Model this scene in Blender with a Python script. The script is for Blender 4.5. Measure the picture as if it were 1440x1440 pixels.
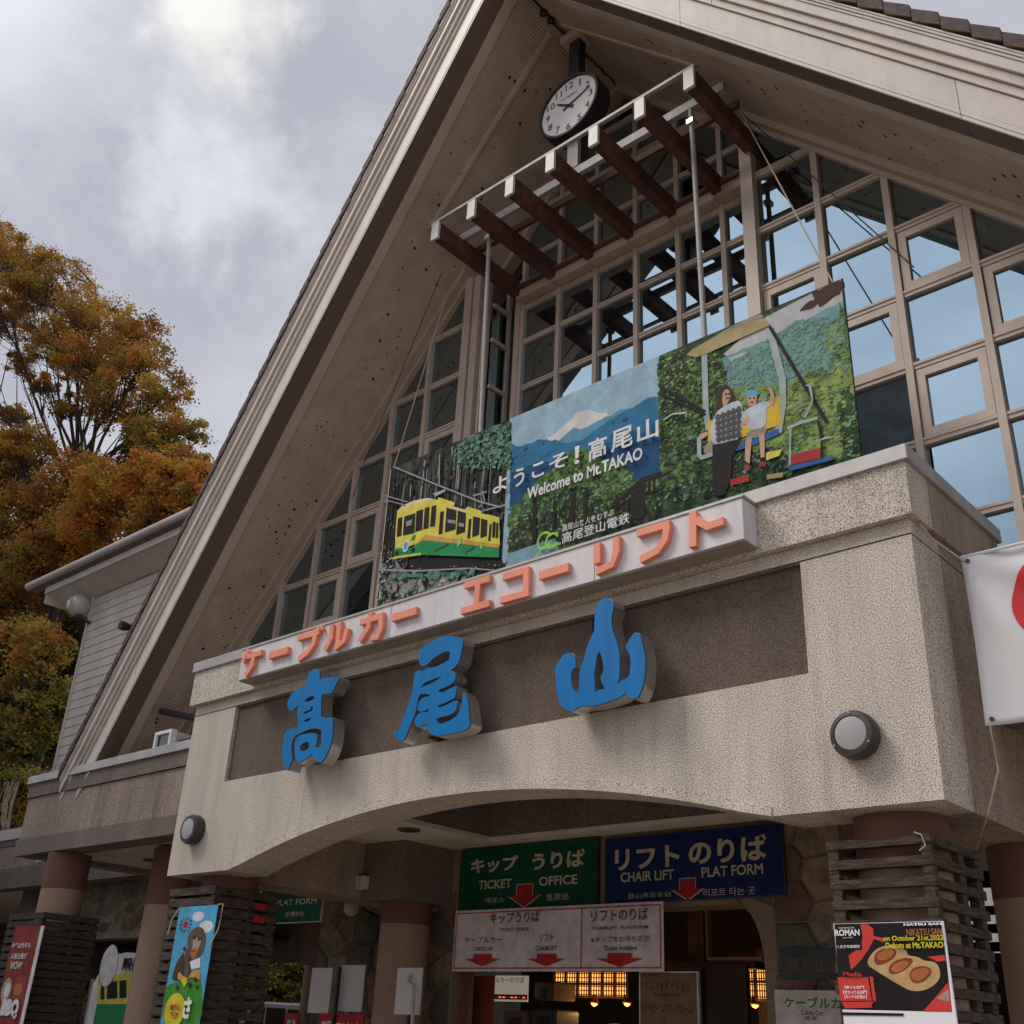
import bpy, bmesh, math, random
from mathutils import Vector, Matrix
random.seed(7)
sc = bpy.context.scene
for o in list(bpy.data.objects): bpy.data.objects.remove(o)

# ---------------------------------------------------------------- camera
cam = bpy.data.cameras.new('camera'); camo = bpy.data.objects.new('camera', cam)
sc.collection.objects.link(camo); sc.camera = camo
R_ = Vector((0.74364242, 0.66699286, 0.04600522)); D_ = Vector((-0.26087001, 0.35282794, -0.89858738)); F_ = Vector((-0.6155833, 0.65622631, 0.43637626))
m = Matrix.Identity(4)
for i in range(3):
    m[i][0] = R_[i]; m[i][1] = -D_[i]; m[i][2] = -F_[i]
m.translation = Vector((0, -7, 1.6)); camo.matrix_world = m
cam.sensor_width = 36; cam.lens = 1522.47/1440*36; cam.clip_start = 0.1; cam.clip_end = 2000

# ---------------------------------------------------------------- world, sun, exposure
SUN_EL, SUN_AZ = math.radians(50), math.radians(226)     # azimuth clockwise from +Y: from the front, a little to the left
w = bpy.data.worlds.new('World'); sc.world = w; w.use_nodes = True
nt = w.node_tree; N = nt.nodes; L = nt.links; N.clear()
out = N.new('ShaderNodeOutputWorld'); bg = N.new('ShaderNodeBackground'); bg.inputs['Strength'].default_value = 0.1
sky = N.new('ShaderNodeTexSky'); sky.sky_type = 'NISHITA'; sky.sun_disc = False; sky.sun_elevation = SUN_EL; sky.sun_rotation = SUN_AZ
tc = N.new('ShaderNodeTexCoord')
def wnoise(scale, det, rough, sy=1.0):
    mp = N.new('ShaderNodeMapping'); mp.inputs['Scale'].default_value = (1, 1, sy); L.new(tc.outputs['Generated'], mp.inputs['Vector'])
    n = N.new('ShaderNodeTexNoise'); n.inputs['Scale'].default_value = scale; n.inputs['Detail'].default_value = det; n.inputs['Roughness'].default_value = rough
    L.new(mp.outputs['Vector'], n.inputs['Vector']); return n
def wramp(src, a, b):
    r = N.new('ShaderNodeValToRGB'); r.color_ramp.interpolation = 'EASE'
    r.color_ramp.elements[0].position = a[0]; r.color_ramp.elements[0].color = (*a[1], 1)
    r.color_ramp.elements[1].position = b[0]; r.color_ramp.elements[1].color = (*b[1], 1)
    L.new(src, r.inputs['Fac']); return r
def wmix(fac, a, b, mode='MIX'):
    x = N.new('ShaderNodeMix'); x.data_type = 'RGBA'; x.blend_type = mode
    if isinstance(fac, float): x.inputs[0].default_value = fac
    else: L.new(fac, x.inputs[0])
    L.new(a, x.inputs[6]); L.new(b, x.inputs[7]); return x
c1 = wramp(wnoise(4.5, 10, .6, 1.5).outputs['Fac'], (.32, (3.75, 3.8, 4.25)), (.68, (5.0, 5.0, 5.4)))
c2 = wramp(wnoise(1.1, 3, .5, 1.3).outputs['Fac'], (.35, (.93, .94, .95)), (.65, (1.05, 1.04, 1.03)))
cl = wmix(1.0, c1.outputs['Color'], c2.outputs['Color'], 'MULTIPLY')
# thin places in the cloud where the light behind comes through
def gap(direction, r_in, r_out, col, prev, warp=.055):
    nz = N.new('ShaderNodeVectorMath'); nz.operation = 'NORMALIZE'; L.new(tc.outputs['Generated'], nz.inputs[0])
    n = wnoise(13, 9, .62); sb = N.new('ShaderNodeVectorMath'); sb.operation = 'SUBTRACT'; L.new(n.outputs['Color'], sb.inputs[0]); sb.inputs[1].default_value = (.5, .5, .5)
    sc_ = N.new('ShaderNodeVectorMath'); sc_.operation = 'SCALE'; L.new(sb.outputs[0], sc_.inputs[0]); sc_.inputs['Scale'].default_value = warp*5
    ad = N.new('ShaderNodeVectorMath'); ad.operation = 'ADD'; L.new(nz.outputs[0], ad.inputs[0]); L.new(sc_.outputs[0], ad.inputs[1])
    d = N.new('ShaderNodeVectorMath'); d.operation = 'DISTANCE'; L.new(ad.outputs[0], d.inputs[0]); d.inputs[1].default_value = direction
    r = N.new('ShaderNodeMapRange'); r.interpolation_type = 'SMOOTHSTEP'; r.inputs['From Min'].default_value = r_out; r.inputs['From Max'].default_value = r_in
    L.new(d.outputs['Value'], r.inputs['Value'])
    c = N.new('ShaderNodeRGB'); c.outputs[0].default_value = (*col, 1)
    return wmix(r.outputs['Result'], prev, c.outputs[0])
g1 = gap((-.617, .275, .737), .012, .085, (7.0, 6.85, 6.4), cl.outputs[2], .03)
g2 = gap((-.69, .3315, .643), .0, .11, (5.6, 5.75, 6.2), g1.outputs[2], .05)
fin0 = wmix(.93, sky.outputs['Color'], g2.outputs[2])
# the cloud layer is brighter round the hidden sun
sdv = (math.sin(SUN_AZ)*math.cos(SUN_EL), math.cos(SUN_AZ)*math.cos(SUN_EL), math.sin(SUN_EL))
dn = N.new('ShaderNodeVectorMath'); dn.operation = 'NORMALIZE'; L.new(tc.outputs['Generated'], dn.inputs[0])
dd = N.new('ShaderNodeVectorMath'); dd.operation = 'DOT_PRODUCT'; L.new(dn.outputs[0], dd.inputs[0]); dd.inputs[1].default_value = sdv
gr = N.new('ShaderNodeMapRange'); gr.interpolation_type = 'SMOOTHERSTEP'; gr.inputs['From Min'].default_value = .68; gr.inputs['From Max'].default_value = .97; gr.inputs['To Min'].default_value = 1; gr.inputs['To Max'].default_value = 2.0; L.new(dd.outputs['Value'], gr.inputs['Value'])
fin = wmix(1.0, fin0.outputs[2], gr.outputs['Result'], 'MULTIPLY')
L.new(fin.outputs[2], bg.inputs['Color']); L.new(bg.outputs[0], out.inputs['Surface'])

sl = bpy.data.lights.new('sun', 'SUN'); sl.energy = 1.5; sl.angle = math.radians(22); sl.color = (1, .92, .82)
so = bpy.data.objects.new('sun', sl); sc.collection.objects.link(so)
sd = Vector((math.sin(SUN_AZ)*math.cos(SUN_EL), math.cos(SUN_AZ)*math.cos(SUN_EL), math.sin(SUN_EL)))
so.rotation_euler = sd.to_track_quat('Z', 'Y').to_euler(); so.location = (-10, -30, 40)
sc.view_settings.view_transform = 'Standard'; sc.view_settings.look = 'None'; sc.view_settings.gamma = 1
sc.view_settings.use_curve_mapping = False; sc.view_settings.exposure = 0.48
sc.render.resolution_x = sc.render.resolution_y = 1024

# ---------------------------------------------------------------- materials
MATS = {}
def mat(name, col, rough=.8, metal=0, col2=None, scale=8, detail=4, lo=.35, hi=.65, bump=0, bscale=None, stain=0, emit=0, spec=.5, coat=0, sx=(1, 1, 1), voro=False, ribs=0, transl=0, streak=0):
    mt = bpy.data.materials.new(name); mt.use_nodes = True; t = mt.node_tree; n = t.nodes; l = t.links
    b = n['Principled BSDF']; b.inputs['Roughness'].default_value = rough; b.inputs['Metallic'].default_value = metal
    b.inputs['Specular IOR Level'].default_value = spec
    if coat: b.inputs['Coat Weight'].default_value = coat; b.inputs['Coat Roughness'].default_value = .15
    b.inputs['Base Color'].default_value = (*col, 1)
    geo = n.new('ShaderNodeNewGeometry'); mp = n.new('ShaderNodeMapping'); mp.inputs['Scale'].default_value = sx; l.new(geo.outputs['Position'], mp.inputs['Vector'])
    src = None
    if col2:
        if voro:
            nz = n.new('ShaderNodeTexVoronoi'); nz.inputs['Scale'].default_value = scale; nz.inputs['Randomness'].default_value = 1; o_ = nz.outputs['Distance']
            n2 = n.new('ShaderNodeTexNoise'); n2.inputs['Scale'].default_value = scale*.3; n2.inputs['Detail'].default_value = 5; l.new(mp.outputs[0], n2.inputs['Vector'])
            ad = n.new('ShaderNodeMath'); ad.operation = 'MULTIPLY_ADD'; l.new(o_, ad.inputs[0]); ad.inputs[1].default_value = .45; l.new(n2.outputs['Fac'], ad.inputs[2]); o_ = ad.outputs[0]
        else:
            nz = n.new('ShaderNodeTexNoise'); nz.inputs['Scale'].default_value = scale; nz.inputs['Detail'].default_value = detail; nz.inputs['Roughness'].default_value = .6; o_ = nz.outputs['Fac']
        l.new(mp.outputs[0], nz.inputs['Vector'])
        r = n.new('ShaderNodeValToRGB'); r.color_ramp.elements[0].position = lo; r.color_ramp.elements[1].position = hi
        r.color_ramp.elements[0].color = (*col, 1); r.color_ramp.elements[1].color = (*col2, 1); l.new(o_, r.inputs['Fac']); src = r.outputs['Color']
    if stain:
        nz = n.new('ShaderNodeTexNoise'); nz.inputs['Scale'].default_value = 1.3; nz.inputs['Detail'].default_value = 6; nz.inputs['Roughness'].default_value = .65
        m2 = n.new('ShaderNodeMapping'); m2.inputs['Scale'].default_value = (1.6, 1.6, .45); l.new(geo.outputs['Position'], m2.inputs['Vector']); l.new(m2.outputs[0], nz.inputs['Vector'])
        r2 = n.new('ShaderNodeMapRange'); r2.inputs['From Min'].default_value = .3; r2.inputs['From Max'].default_value = .7; r2.inputs['To Min'].default_value = 1-stain; r2.inputs['To Max'].default_value = 1; l.new(nz.outputs['Fac'], r2.inputs['Value'])
        mx = n.new('ShaderNodeMix'); mx.data_type = 'RGBA'; mx.blend_type = 'MULTIPLY'; mx.inputs[0].default_value = 1
        if src: l.new(src, mx.inputs[6])
        else: mx.inputs[6].default_value = (*col, 1)
        l.new(r2.outputs[0], mx.inputs[7]); src = mx.outputs[2]
    if streak:
        nz = n.new('ShaderNodeTexNoise'); nz.inputs['Scale'].default_value = 1; nz.inputs['Detail'].default_value = 5; nz.inputs['Roughness'].default_value = .7
        m3 = n.new('ShaderNodeMapping'); m3.inputs['Scale'].default_value = (7, 7, .55); l.new(geo.outputs['Position'], m3.inputs['Vector']); l.new(m3.outputs[0], nz.inputs['Vector'])
        r3 = n.new('ShaderNodeMapRange'); r3.inputs['From Min'].default_value = .5; r3.inputs['From Max'].default_value = .72; r3.inputs['To Min'].default_value = 1; r3.inputs['To Max'].default_value = 1-streak; l.new(nz.outputs['Fac'], r3.inputs['Value'])
        mx = n.new('ShaderNodeMix'); mx.data_type = 'RGBA'; mx.blend_type = 'MULTIPLY'; mx.inputs[0].default_value = 1
        if src: l.new(src, mx.inputs[6])
        else: mx.inputs[6].default_value = (*col, 1)
        l.new(r3.outputs[0], mx.inputs[7]); src = mx.outputs[2]
    if src: l.new(src, b.inputs['Base Color'])
    if bump:
        nz = n.new('ShaderNodeTexNoise'); nz.inputs['Scale'].default_value = bscale or scale; nz.inputs['Detail'].default_value = 3; l.new(geo.outputs['Position'], nz.inputs['Vector'])
        bp = n.new('ShaderNodeBump'); bp.inputs['Strength'].default_value = min(1, bump); bp.inputs['Distance'].default_value = .02; l.new(nz.outputs['Fac'], bp.inputs['Height']); l.new(bp.outputs[0], b.inputs['Normal'])
    if ribs:
        sp = n.new('ShaderNodeSeparateXYZ'); l.new(geo.outputs['Position'], sp.inputs[0])
        mu = n.new('ShaderNodeMath'); mu.operation = 'MULTIPLY'; mu.inputs[1].default_value = 6.2832/ribs; l.new(sp.outputs['Z'], mu.inputs[0])
        sn = n.new('ShaderNodeMath'); sn.operation = 'SINE'; l.new(mu.outputs[0], sn.inputs[0])
        bp = n.new('ShaderNodeBump'); bp.inputs['Strength'].default_value = .55; bp.inputs['Distance'].default_value = .006; l.new(sn.outputs[0], bp.inputs['Height']); l.new(bp.outputs[0], b.inputs['Normal'])
    if emit:
        b.inputs['Emission Strength'].default_value = emit
        if src: l.new(src, b.inputs['Emission Color'])
        else: b.inputs['Emission Color'].default_value = (*col, 1)
    if transl:
        tr = n.new('ShaderNodeBsdfTranslucent'); ms = n.new('ShaderNodeMixShader'); ms.inputs[0].default_value = transl
        if src: l.new(src, tr.inputs['Color'])
        else: tr.inputs['Color'].default_value = (*col, 1)
        l.new(b.outputs[0], ms.inputs[1]); l.new(tr.outputs[0], ms.inputs[2]); l.new(ms.outputs[0], n['Material Output'].inputs['Surface'])
    MATS[name] = mt; return mt
mat('stucco', (.09, .068, .05), .95, col2=(.8, .72, .62), scale=105, detail=4, lo=.34, hi=.56, bump=.35, bscale=100, stain=.24, streak=.2)
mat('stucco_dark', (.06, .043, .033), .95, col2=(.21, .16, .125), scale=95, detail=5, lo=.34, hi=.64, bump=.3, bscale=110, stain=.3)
mat('stucco_side_shaded', (.15, .115, .085), .95, col2=(.6, .49, .39), scale=95, detail=5, lo=.34, hi=.6, bump=.3, bscale=110, stain=.4, streak=.35)  # stucco of the returns, their shade put into a darker colour, plus stains and streaks
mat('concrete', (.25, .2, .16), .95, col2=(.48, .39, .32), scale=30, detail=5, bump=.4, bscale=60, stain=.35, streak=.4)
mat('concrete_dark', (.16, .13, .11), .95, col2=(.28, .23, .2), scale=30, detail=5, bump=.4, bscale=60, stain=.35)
mat('coping_metal', (.42, .4, .39), .45, .3, col2=(.52, .5, .49), scale=3, stain=.22)
mat('frame_metal', (.5, .41, .34), .5, .05, col2=(.56, .46, .385), scale=4, stain=.2)
mat('fascia_metal', (.66, .6, .54), .5, 0, col2=(.71, .645, .58), scale=2.2, stain=.16, streak=.12)
mat('lip_metal', (.18, .13, .1), .5, .1, stain=.2)
mat('soffit_smooth', (.62, .5, .4), .75, stain=.22)
mat('soffit', (.52, .41, .32), .8, col2=(.58, .46, .36), scale=3, stain=.25, ribs=.034)
mat('trim', (.5, .39, .31), .6, stain=.2)
mat('tile', (.085, .052, .045), .8, col2=(.14, .092, .08), scale=14, bump=.4, bscale=70, stain=.3)
mat('rust_beam', (.09, .028, .02), .75, col2=(.2, .075, .045), scale=7, detail=6, lo=.4, hi=.75, bump=.2, bscale=40, stain=.4)
mat('galvanised', (.36, .35, .335), .6, .15, col2=(.46, .445, .425), scale=20, stain=.35)
mat('white_paint', (.7, .68, .66), .5, stain=.3)
mat('white_plain', (.78, .78, .78), .55)
mat('siding', (.66, .6, .55), .7, col2=(.72, .66, .6), scale=3, stain=.2)
mat('ceiling', (.82, .74, .64), .85, stain=.15)
mat('column_paint', (.33, .22, .155), .85, col2=(.42, .29, .21), scale=60, bump=.3, bscale=90, stain=.25)
mat('column_red', (.19, .08, .058), .8, stain=.3)
mat('black', (.012, .012, .013), .6)
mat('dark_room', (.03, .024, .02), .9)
mat('steel_dark', (.06, .055, .055), .45, .4)
mat('steel', (.62, .61, .6), .3, .85, col2=(.5, .48, .47), scale=6)
mat('blue_letter', (.0, .15, .42), .45, col2=(.0, .19, .5), scale=2.5, spec=.3, stain=.18, sx=(3, 3, .6))
mat('orange_letter', (.86, .3, .19), .6, stain=.2)
mat('sign_grey', (.6, .58, .6), .5, col2=(.68, .66, .68), scale=4, stain=.12, sx=(3, 3, .4))
mat('sign_under', (.33, .28, .25), .6, stain=.2)
mat('pallet', (.022, .014, .01), .9, col2=(.12, .085, .06), scale=9, detail=6, bump=.5, bscale=60, sx=(.6, 1, 6), stain=.4)
mat('stone', (.2, .145, .1), .9, col2=(.4, .3, .21), scale=6, detail=7, bump=.8, bscale=14, stain=.4)
mat('stone_green', (.1, .1, .075), .9, col2=(.18, .17, .125), scale=7, detail=7, bump=.8, bscale=14, stain=.4)
mat('stone_red', (.16, .09, .065), .9, col2=(.26, .16, .11), scale=7, detail=7, bump=.8, bscale=14, stain=.4)
mat('stone_pale', (.26, .21, .145), .9, col2=(.14, .105, .075), scale=4, detail=8, bump=1, bscale=7, stain=.3)
mat('mortar', (.2, .155, .11), .95, col2=(.28, .22, .155), scale=30, bump=.5)
mat('bark', (.045, .034, .028), .95, col2=(.085, .065, .05), scale=10, bump=.5)
mat('ground', (.27, .215, .165), .9, col2=(.36, .29, .225), scale=1.2, detail=8, stain=.2)
mat('forest_floor', (.018, .016, .01), 1, col2=(.04, .035, .02), scale=.6, detail=8)
mat('roof_brown', (.09, .06, .05), .85, col2=(.12, .08, .07), scale=6, stain=.3)
for k_, a_, b_ in (('leaf_gold', (.62, .36, .05), (.85, .56, .1)), ('leaf_orange', (.72, .28, .05), (.88, .42, .1)), ('leaf_brown', (.34, .16, .06), (.55, .27, .08)),
                   ('leaf_olive', (.34, .27, .045), (.58, .46, .1)), ('leaf_green', (.12, .14, .035), (.34, .34, .09)), ('leaf_dark', (.02, .025, .012), (.07, .07, .03))):
    mat(k_, a_, .75, col2=b_, scale=1.6, detail=5, transl=.45, spec=.3)
def glass(name, tint, dark, fac):
    mt = bpy.data.materials.new(name); mt.use_nodes = True; t = mt.node_tree; n = t.nodes; l = t.links; n.clear()
    o_ = n.new('ShaderNodeOutputMaterial'); g = n.new('ShaderNodeBsdfGlossy'); g.inputs['Roughness'].default_value = .012; g.inputs['Color'].default_value = (*tint, 1)
    geo = n.new('ShaderNodeNewGeometry'); nz = n.new('ShaderNodeTexNoise'); nz.inputs['Scale'].default_value = 1.1; nz.inputs['Detail'].default_value = 1; l.new(geo.outputs['Position'], nz.inputs['Vector'])
    bp = n.new('ShaderNodeBump'); bp.inputs['Strength'].default_value = .12; bp.inputs['Distance'].default_value = .01; l.new(nz.outputs['Fac'], bp.inputs['Height']); l.new(bp.outputs[0], g.inputs['Normal'])
    d = n.new('ShaderNodeBsdfDiffuse'); d.inputs['Color'].default_value = (*dark, 1); ms = n.new('ShaderNodeMixShader'); ms.inputs[0].default_value = fac
    l.new(d.outputs[0], ms.inputs[1]); l.new(g.outputs[0], ms.inputs[2]); l.new(ms.outputs[0], o_.inputs[0]); MATS[name] = mt
glass('mirror_glass', (.31, .42, .49), (.01, .01, .012), .93)
glass('dark_glass', (.3, .3, .3), (.012, .01, .01), .5)
glass('lens_glass', (.75, .75, .75), (.5, .5, .5), .35)
mat('lamp_lens', (.36, .35, .355), .55, spec=.25); mat('flag_white', (.8, .8, .82), .7, transl=.25); mat('flag_red', (.6, .03, .03), .65, transl=.15); mat('globe_glass', (.62, .6, .58), .12, spec=.8, stain=.2)
mat('display_lit', (.55, .5, .38), .5, emit=.25); mat('led_red', (1, .1, .05), .5, emit=1.5); mat('lamp_paper', (1, .33, .06), .6, col2=(1, .46, .12), scale=3, emit=1.5); mat('poster_white', (.8, .8, .84), .4); mat('sg_red2', (.6, .04, .025), .4)
mat('bbq_red', (.2, .018, .014), .6, col2=(.27, .05, .03), scale=3, spec=.15); mat('board_white', (.55, .53, .51), .6); mat('car_white', (.75, .77, .8), .3, coat=.5); mat('far_wood', (.018, .018, .01), 1, col2=(.05, .04, .02), scale=.4, detail=8)
M = lambda k: MATS[k]

# ---------------------------------------------------------------- builders
COL = sc.collection
def tag(o, label=None, cat=None, group=None, kind=None):
    if label: o['label'] = label
    if cat: o['category'] = cat
    if group: o['group'] = group
    if kind: o['kind'] = kind
    return o
def thing(name, loc, label, cat, group=None):
    o = bpy.data.objects.new(name, None); COL.objects.link(o); o.location = loc; o.empty_display_size = .2
    return tag(o, label, cat, group)
def wloc(o):
    v = Vector((0, 0, 0))
    while o: v += Vector(o.location); o = o.parent
    return v
class MB:
    def __init__(s): s.v = []; s.f = []; s.m = []
    def add(s, vs, fs, mi=0):
        b = len(s.v); s.v += [tuple(v) for v in vs]
        for f in fs: s.f.append([b+i for i in f]); s.m.append(mi)
        return s
    def box(s, x0, x1, y0, y1, z0, z1, mi=0):
        x0, x1 = min(x0, x1), max(x0, x1); y0, y1 = min(y0, y1), max(y0, y1); z0, z1 = min(z0, z1), max(z0, z1)
        return s.add([(x, y, z) for x in (x0, x1) for y in (y0, y1) for z in (z0, z1)], BF, mi)
    def hexa(s, p, mi=0): return s.add(p, BF, mi)          # 8 points in the order of box()
    def prism(s, pts, y0, y1, mi=0, holes=()):             # outline in x, z pushed from y0 (front) to y1
        a = sum(pts[i][0]*pts[(i+1) % len(pts)][1]-pts[(i+1) % len(pts)][0]*pts[i][1] for i in range(len(pts)))
        if a < 0: pts = pts[::-1]
        n = len(pts); vs = [(x, y0, z) for x, z in pts]+[(x, y1, z) for x, z in pts]
        fs = [list(range(n)), list(range(2*n-1, n-1, -1))]+[[(i+1) % n, i, n+i, n+(i+1) % n] for i in range(n)]
        return s.add(vs, fs, mi)
    def prismx(s, pts, x0, x1, mi=0):                      # outline in y, z pushed from x0 to x1
        n = len(pts); vs = [(x0, y, z) for y, z in pts]+[(x1, y, z) for y, z in pts]
        return s.add(vs, [list(range(n)), list(range(2*n-1, n-1, -1))]+[[(i+1) % n, i, n+i, n+(i+1) % n] for i in range(n)], mi)
    def prismz(s, pts, z0, z1, mi=0):
        n = len(pts); vs = [(x, y, z0) for x, y in pts]+[(x, y, z1) for x, y in pts]
        return s.add(vs, [list(range(n)), list(range(2*n-1, n-1, -1))]+[[(i+1) % n, i, n+i, n+(i+1) % n] for i in range(n)], mi)
    def tube(s, pts, r, seg=6, mi=0, r2=None):
        pts = [Vector(p) for p in pts]; n = len(pts); b = len(s.v)
        for i, p in enumerate(pts):
            d = (pts[min(i+1, n-1)]-pts[max(i-1, 0)]).normalized(); u = d.cross(Vector((0, 0, 1)))
            if u.length < .05: u = d.cross(Vector((1, 0, 0)))
            u.normalize(); v = d.cross(u); rr = r if r2 is None else r+(r2-r)*i/max(1, n-1)
            for k in range(seg):
                a = 2*math.pi*k/seg; s.v.append(tuple(p+(u*math.cos(a)+v*math.sin(a))*rr))
        for i in range(n-1):
            for k in range(seg):
                s.f.append([b+i*seg+k, b+i*seg+(k+1) % seg, b+(i+1)*seg+(k+1) % seg, b+(i+1)*seg+k]); s.m.append(mi)
        s.f.append([b+k for k in range(seg)][::-1]); s.m.append(mi); s.f.append([b+(n-1)*seg+k for k in range(seg)]); s.m.append(mi)
        return s
    def lathe(s, prof, c, axis='Z', seg=28, mi=0):         # prof: list of (radius, height along axis)
        b = len(s.v); n = len(prof)
        for r, h in prof:
            for k in range(seg):
                a = 2*math.pi*k/seg; u, v = r*math.cos(a), r*math.sin(a)
                s.v.append({'Z': (c[0]+u, c[1]+v, c[2]+h), 'Y': (c[0]+u, c[1]+h, c[2]+v), 'X': (c[0]+h, c[1]+u, c[2]+v)}[axis])
        for i in range(n-1):
            for k in range(seg): s.f.append([b+i*seg+k, b+i*seg+(k+1) % seg, b+(i+1)*seg+(k+1) % seg, b+(i+1)*seg+k]); s.m.append(mi)
        s.f.append([b+k for k in range(seg)]); s.m.append(mi); s.f.append([b+(n-1)*seg+k for k in range(seg)]); s.m.append(mi)
        return s
    def build(s, name, mats, parent=None, smooth=False, bevel=0, fix=True):
        if isinstance(mats, str): mats = [mats]
        o0 = wloc(parent) if parent else Vector((0, 0, 0))
        me = bpy.data.meshes.new(name); me.from_pydata([(v[0]-o0.x, v[1]-o0.y, v[2]-o0.z) for v in s.v], [], s.f)
        for k in mats: me.materials.append(M(k))
        me.polygons.foreach_set('material_index', s.m)
        if fix:
            bm = bmesh.new(); bm.from_mesh(me)
            if bevel: bmesh.ops.bevel(bm, geom=list(bm.edges), offset=bevel, segments=1, affect='EDGES', clamp_overlap=True)
            bmesh.ops.recalc_face_normals(bm, faces=bm.faces); bm.to_mesh(me); bm.free()
        if smooth:
            me.polygons.foreach_set('use_smooth', [True]*len(me.polygons))
            try: me.set_sharp_from_angle(angle=math.radians(38))
            except Exception: pass
        me.update(); o = bpy.data.objects.new(name, me); COL.objects.link(o); o.parent = parent
        return o
BF = [(0, 1, 3, 2), (4, 6, 7, 5), (0, 4, 5, 1), (2, 3, 7, 6), (0, 2, 6, 4), (1, 5, 7, 3)]
def box(name, x0, x1, y0, y1, z0, z1, mk, parent=None, bevel=0): return MB().box(x0, x1, y0, y1, z0, z1).build(name, mk, parent, bevel=bevel)
def sheet(name, pts, y, mk, parent, k=0, th=.0006): return MB().prism(pts, y-.0016*k-th, y-.0016*k).build(name, mk, parent)
SMOOTH = {'sg_bread', 'sg_sausage', 'sg_brown', 'sg_fur', 'sg_fur2', 'sg_face', 'pr_skin', 'pr_hair', 'pr_shirt', 'pr_khaki', 'pr_cap', 'sg_grass', 'sg_orange'}
def chaikin(P):
    Q = []
    for i in range(len(P)):
        a, b = P[i], P[(i+1) % len(P)]; Q += [(a[0]*.75+b[0]*.25, a[1]*.75+b[1]*.25), (a[0]*.25+b[0]*.75, a[1]*.25+b[1]*.75)]
    return Q
def picture(name, y, layers, parent, k0=1):
    """flat print: coloured outlines one over the other on the face of a sheet"""
    mb = MB(); mats = []
    for i, (mk, pts) in enumerate(layers):
        if mk not in mats: mats.append(mk)
        if mk in SMOOTH and 5 <= len(pts) < 40: pts = chaikin(chaikin(pts))
        b = len(mb.v); yy = y-.0003*(k0+i); mb.v += [(p[0], yy, p[1]) for p in pts]; mb.f.append(list(range(b, b+len(pts)))); mb.m.append(mats.index(mk))
    o = mb.build(name, mats, parent, fix=False); return o
def dabs(name, y, regions, parent, off, seed=1):
    """small flecks of print colour scattered inside outlines, each a hair in front of the last"""
    r_ = random.Random(seed); mb = MB(); mats = []; c = 0
    for poly, n, mks, s0, s1, asp in regions:
        xs = [p[0] for p in poly]; zs = [p[1] for p in poly]
        def inside(x, z):
            k = False
            for i in range(len(poly)):
                a, b = poly[i-1], poly[i]
                if (a[1] > z) != (b[1] > z) and x < (b[0]-a[0])*(z-a[1])/(b[1]-a[1])+a[0]: k = not k
            return k
        for _ in range(n):
            x, z = r_.uniform(min(xs), max(xs)), r_.uniform(min(zs), max(zs))
            if not inside(x, z): continue
            q = r_.uniform(s0, s1); m_ = 6; a0 = r_.uniform(0, 6.28); P = []
            for i in range(m_):
                a = a0+i*6.283/m_; rr = q*r_.uniform(.45, 1.1); P.append((x+rr*math.cos(a), z+rr*math.sin(a)*asp))
            if any(not (x0_ < p_[0] < x3_ and BBt < p_[1] < BT-.003) for p_ in P): continue
            mk = r_.choice(mks)
            if mk not in mats: mats.append(mk)
            b = len(mb.v); yy = y-off-c*.0000015; c += 1; mb.v += [(p_[0], yy, p_[1]) for p_ in P]; mb.f.append(list(range(b, b+m_))); mb.m.append(mats.index(mk))
    return tag(mb.build(name, mats, parent, fix=False), kind='stuff')
def disc(cx, cz, rx, rz=None, n=20, a0=0, a1=2*math.pi):
    rz = rz or rx; return [(cx+rx*math.cos(a0+(a1-a0)*i/n), cz+rz*math.sin(a0+(a1-a0)*i/n)) for i in range(n)]
def text(name, s, a, b, y, mk, parent, ext=0, bold=0, spacing=1, label=None):
    """lettering fitted between the lower left corner a and the upper right corner b of its box on the plane at y"""
    c = bpy.data.curves.new(name, 'FONT'); c.body = s; c.resolution_u = 3; c.offset = bold; c.extrude = 0; c.space_character = spacing
    o = bpy.data.objects.new('t', c); COL.objects.link(o); dg = bpy.context.evaluated_depsgraph_get()
    me = bpy.data.meshes.new_from_object(o.evaluated_get(dg)); bpy.data.objects.remove(o); bpy.data.curves.remove(c)
    xs = [v.co.x for v in me.vertices]; zs = [v.co.y for v in me.vertices]
    x0, x1, z0, z1 = min(xs), max(xs), min(zs), max(zs); o0 = wloc(parent)
    sx = (b[0]-a[0])/(x1-x0); sz = (b[1]-a[1])/(z1-z0)
    if ext:
        bm = bmesh.new(); bm.from_mesh(me); bmesh.ops.remove_doubles(bm, verts=bm.verts, dist=1e-5)
        g = bmesh.ops.extrude_face_region(bm, geom=list(bm.faces)); vs = [e for e in g['geom'] if isinstance(e, bmesh.types.BMVert)]
        for v in vs: v.co.z = -1
        bmesh.ops.recalc_face_normals(bm, faces=bm.faces); bm.to_mesh(me); bm.free()
    for v in me.vertices:
        X, Z, e = v.co.x, v.co.y, -v.co.z
        v.co = (a[0]+(X-x0)*sx-o0.x, y+e*ext-o0.y, a[1]+(Z-z0)*sz-o0.z)
    me.materials.clear(); me.materials.append(M(mk)); ob = bpy.data.objects.new(name, me); COL.objects.link(ob); ob.parent = parent
    if label: ob['label'] = label
    return ob
def rectpts(a, b): return [(a[0], a[1]), (b[0], a[1]), (b[0], b[1]), (a[0], b[1])]
CUBE = {}
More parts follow.
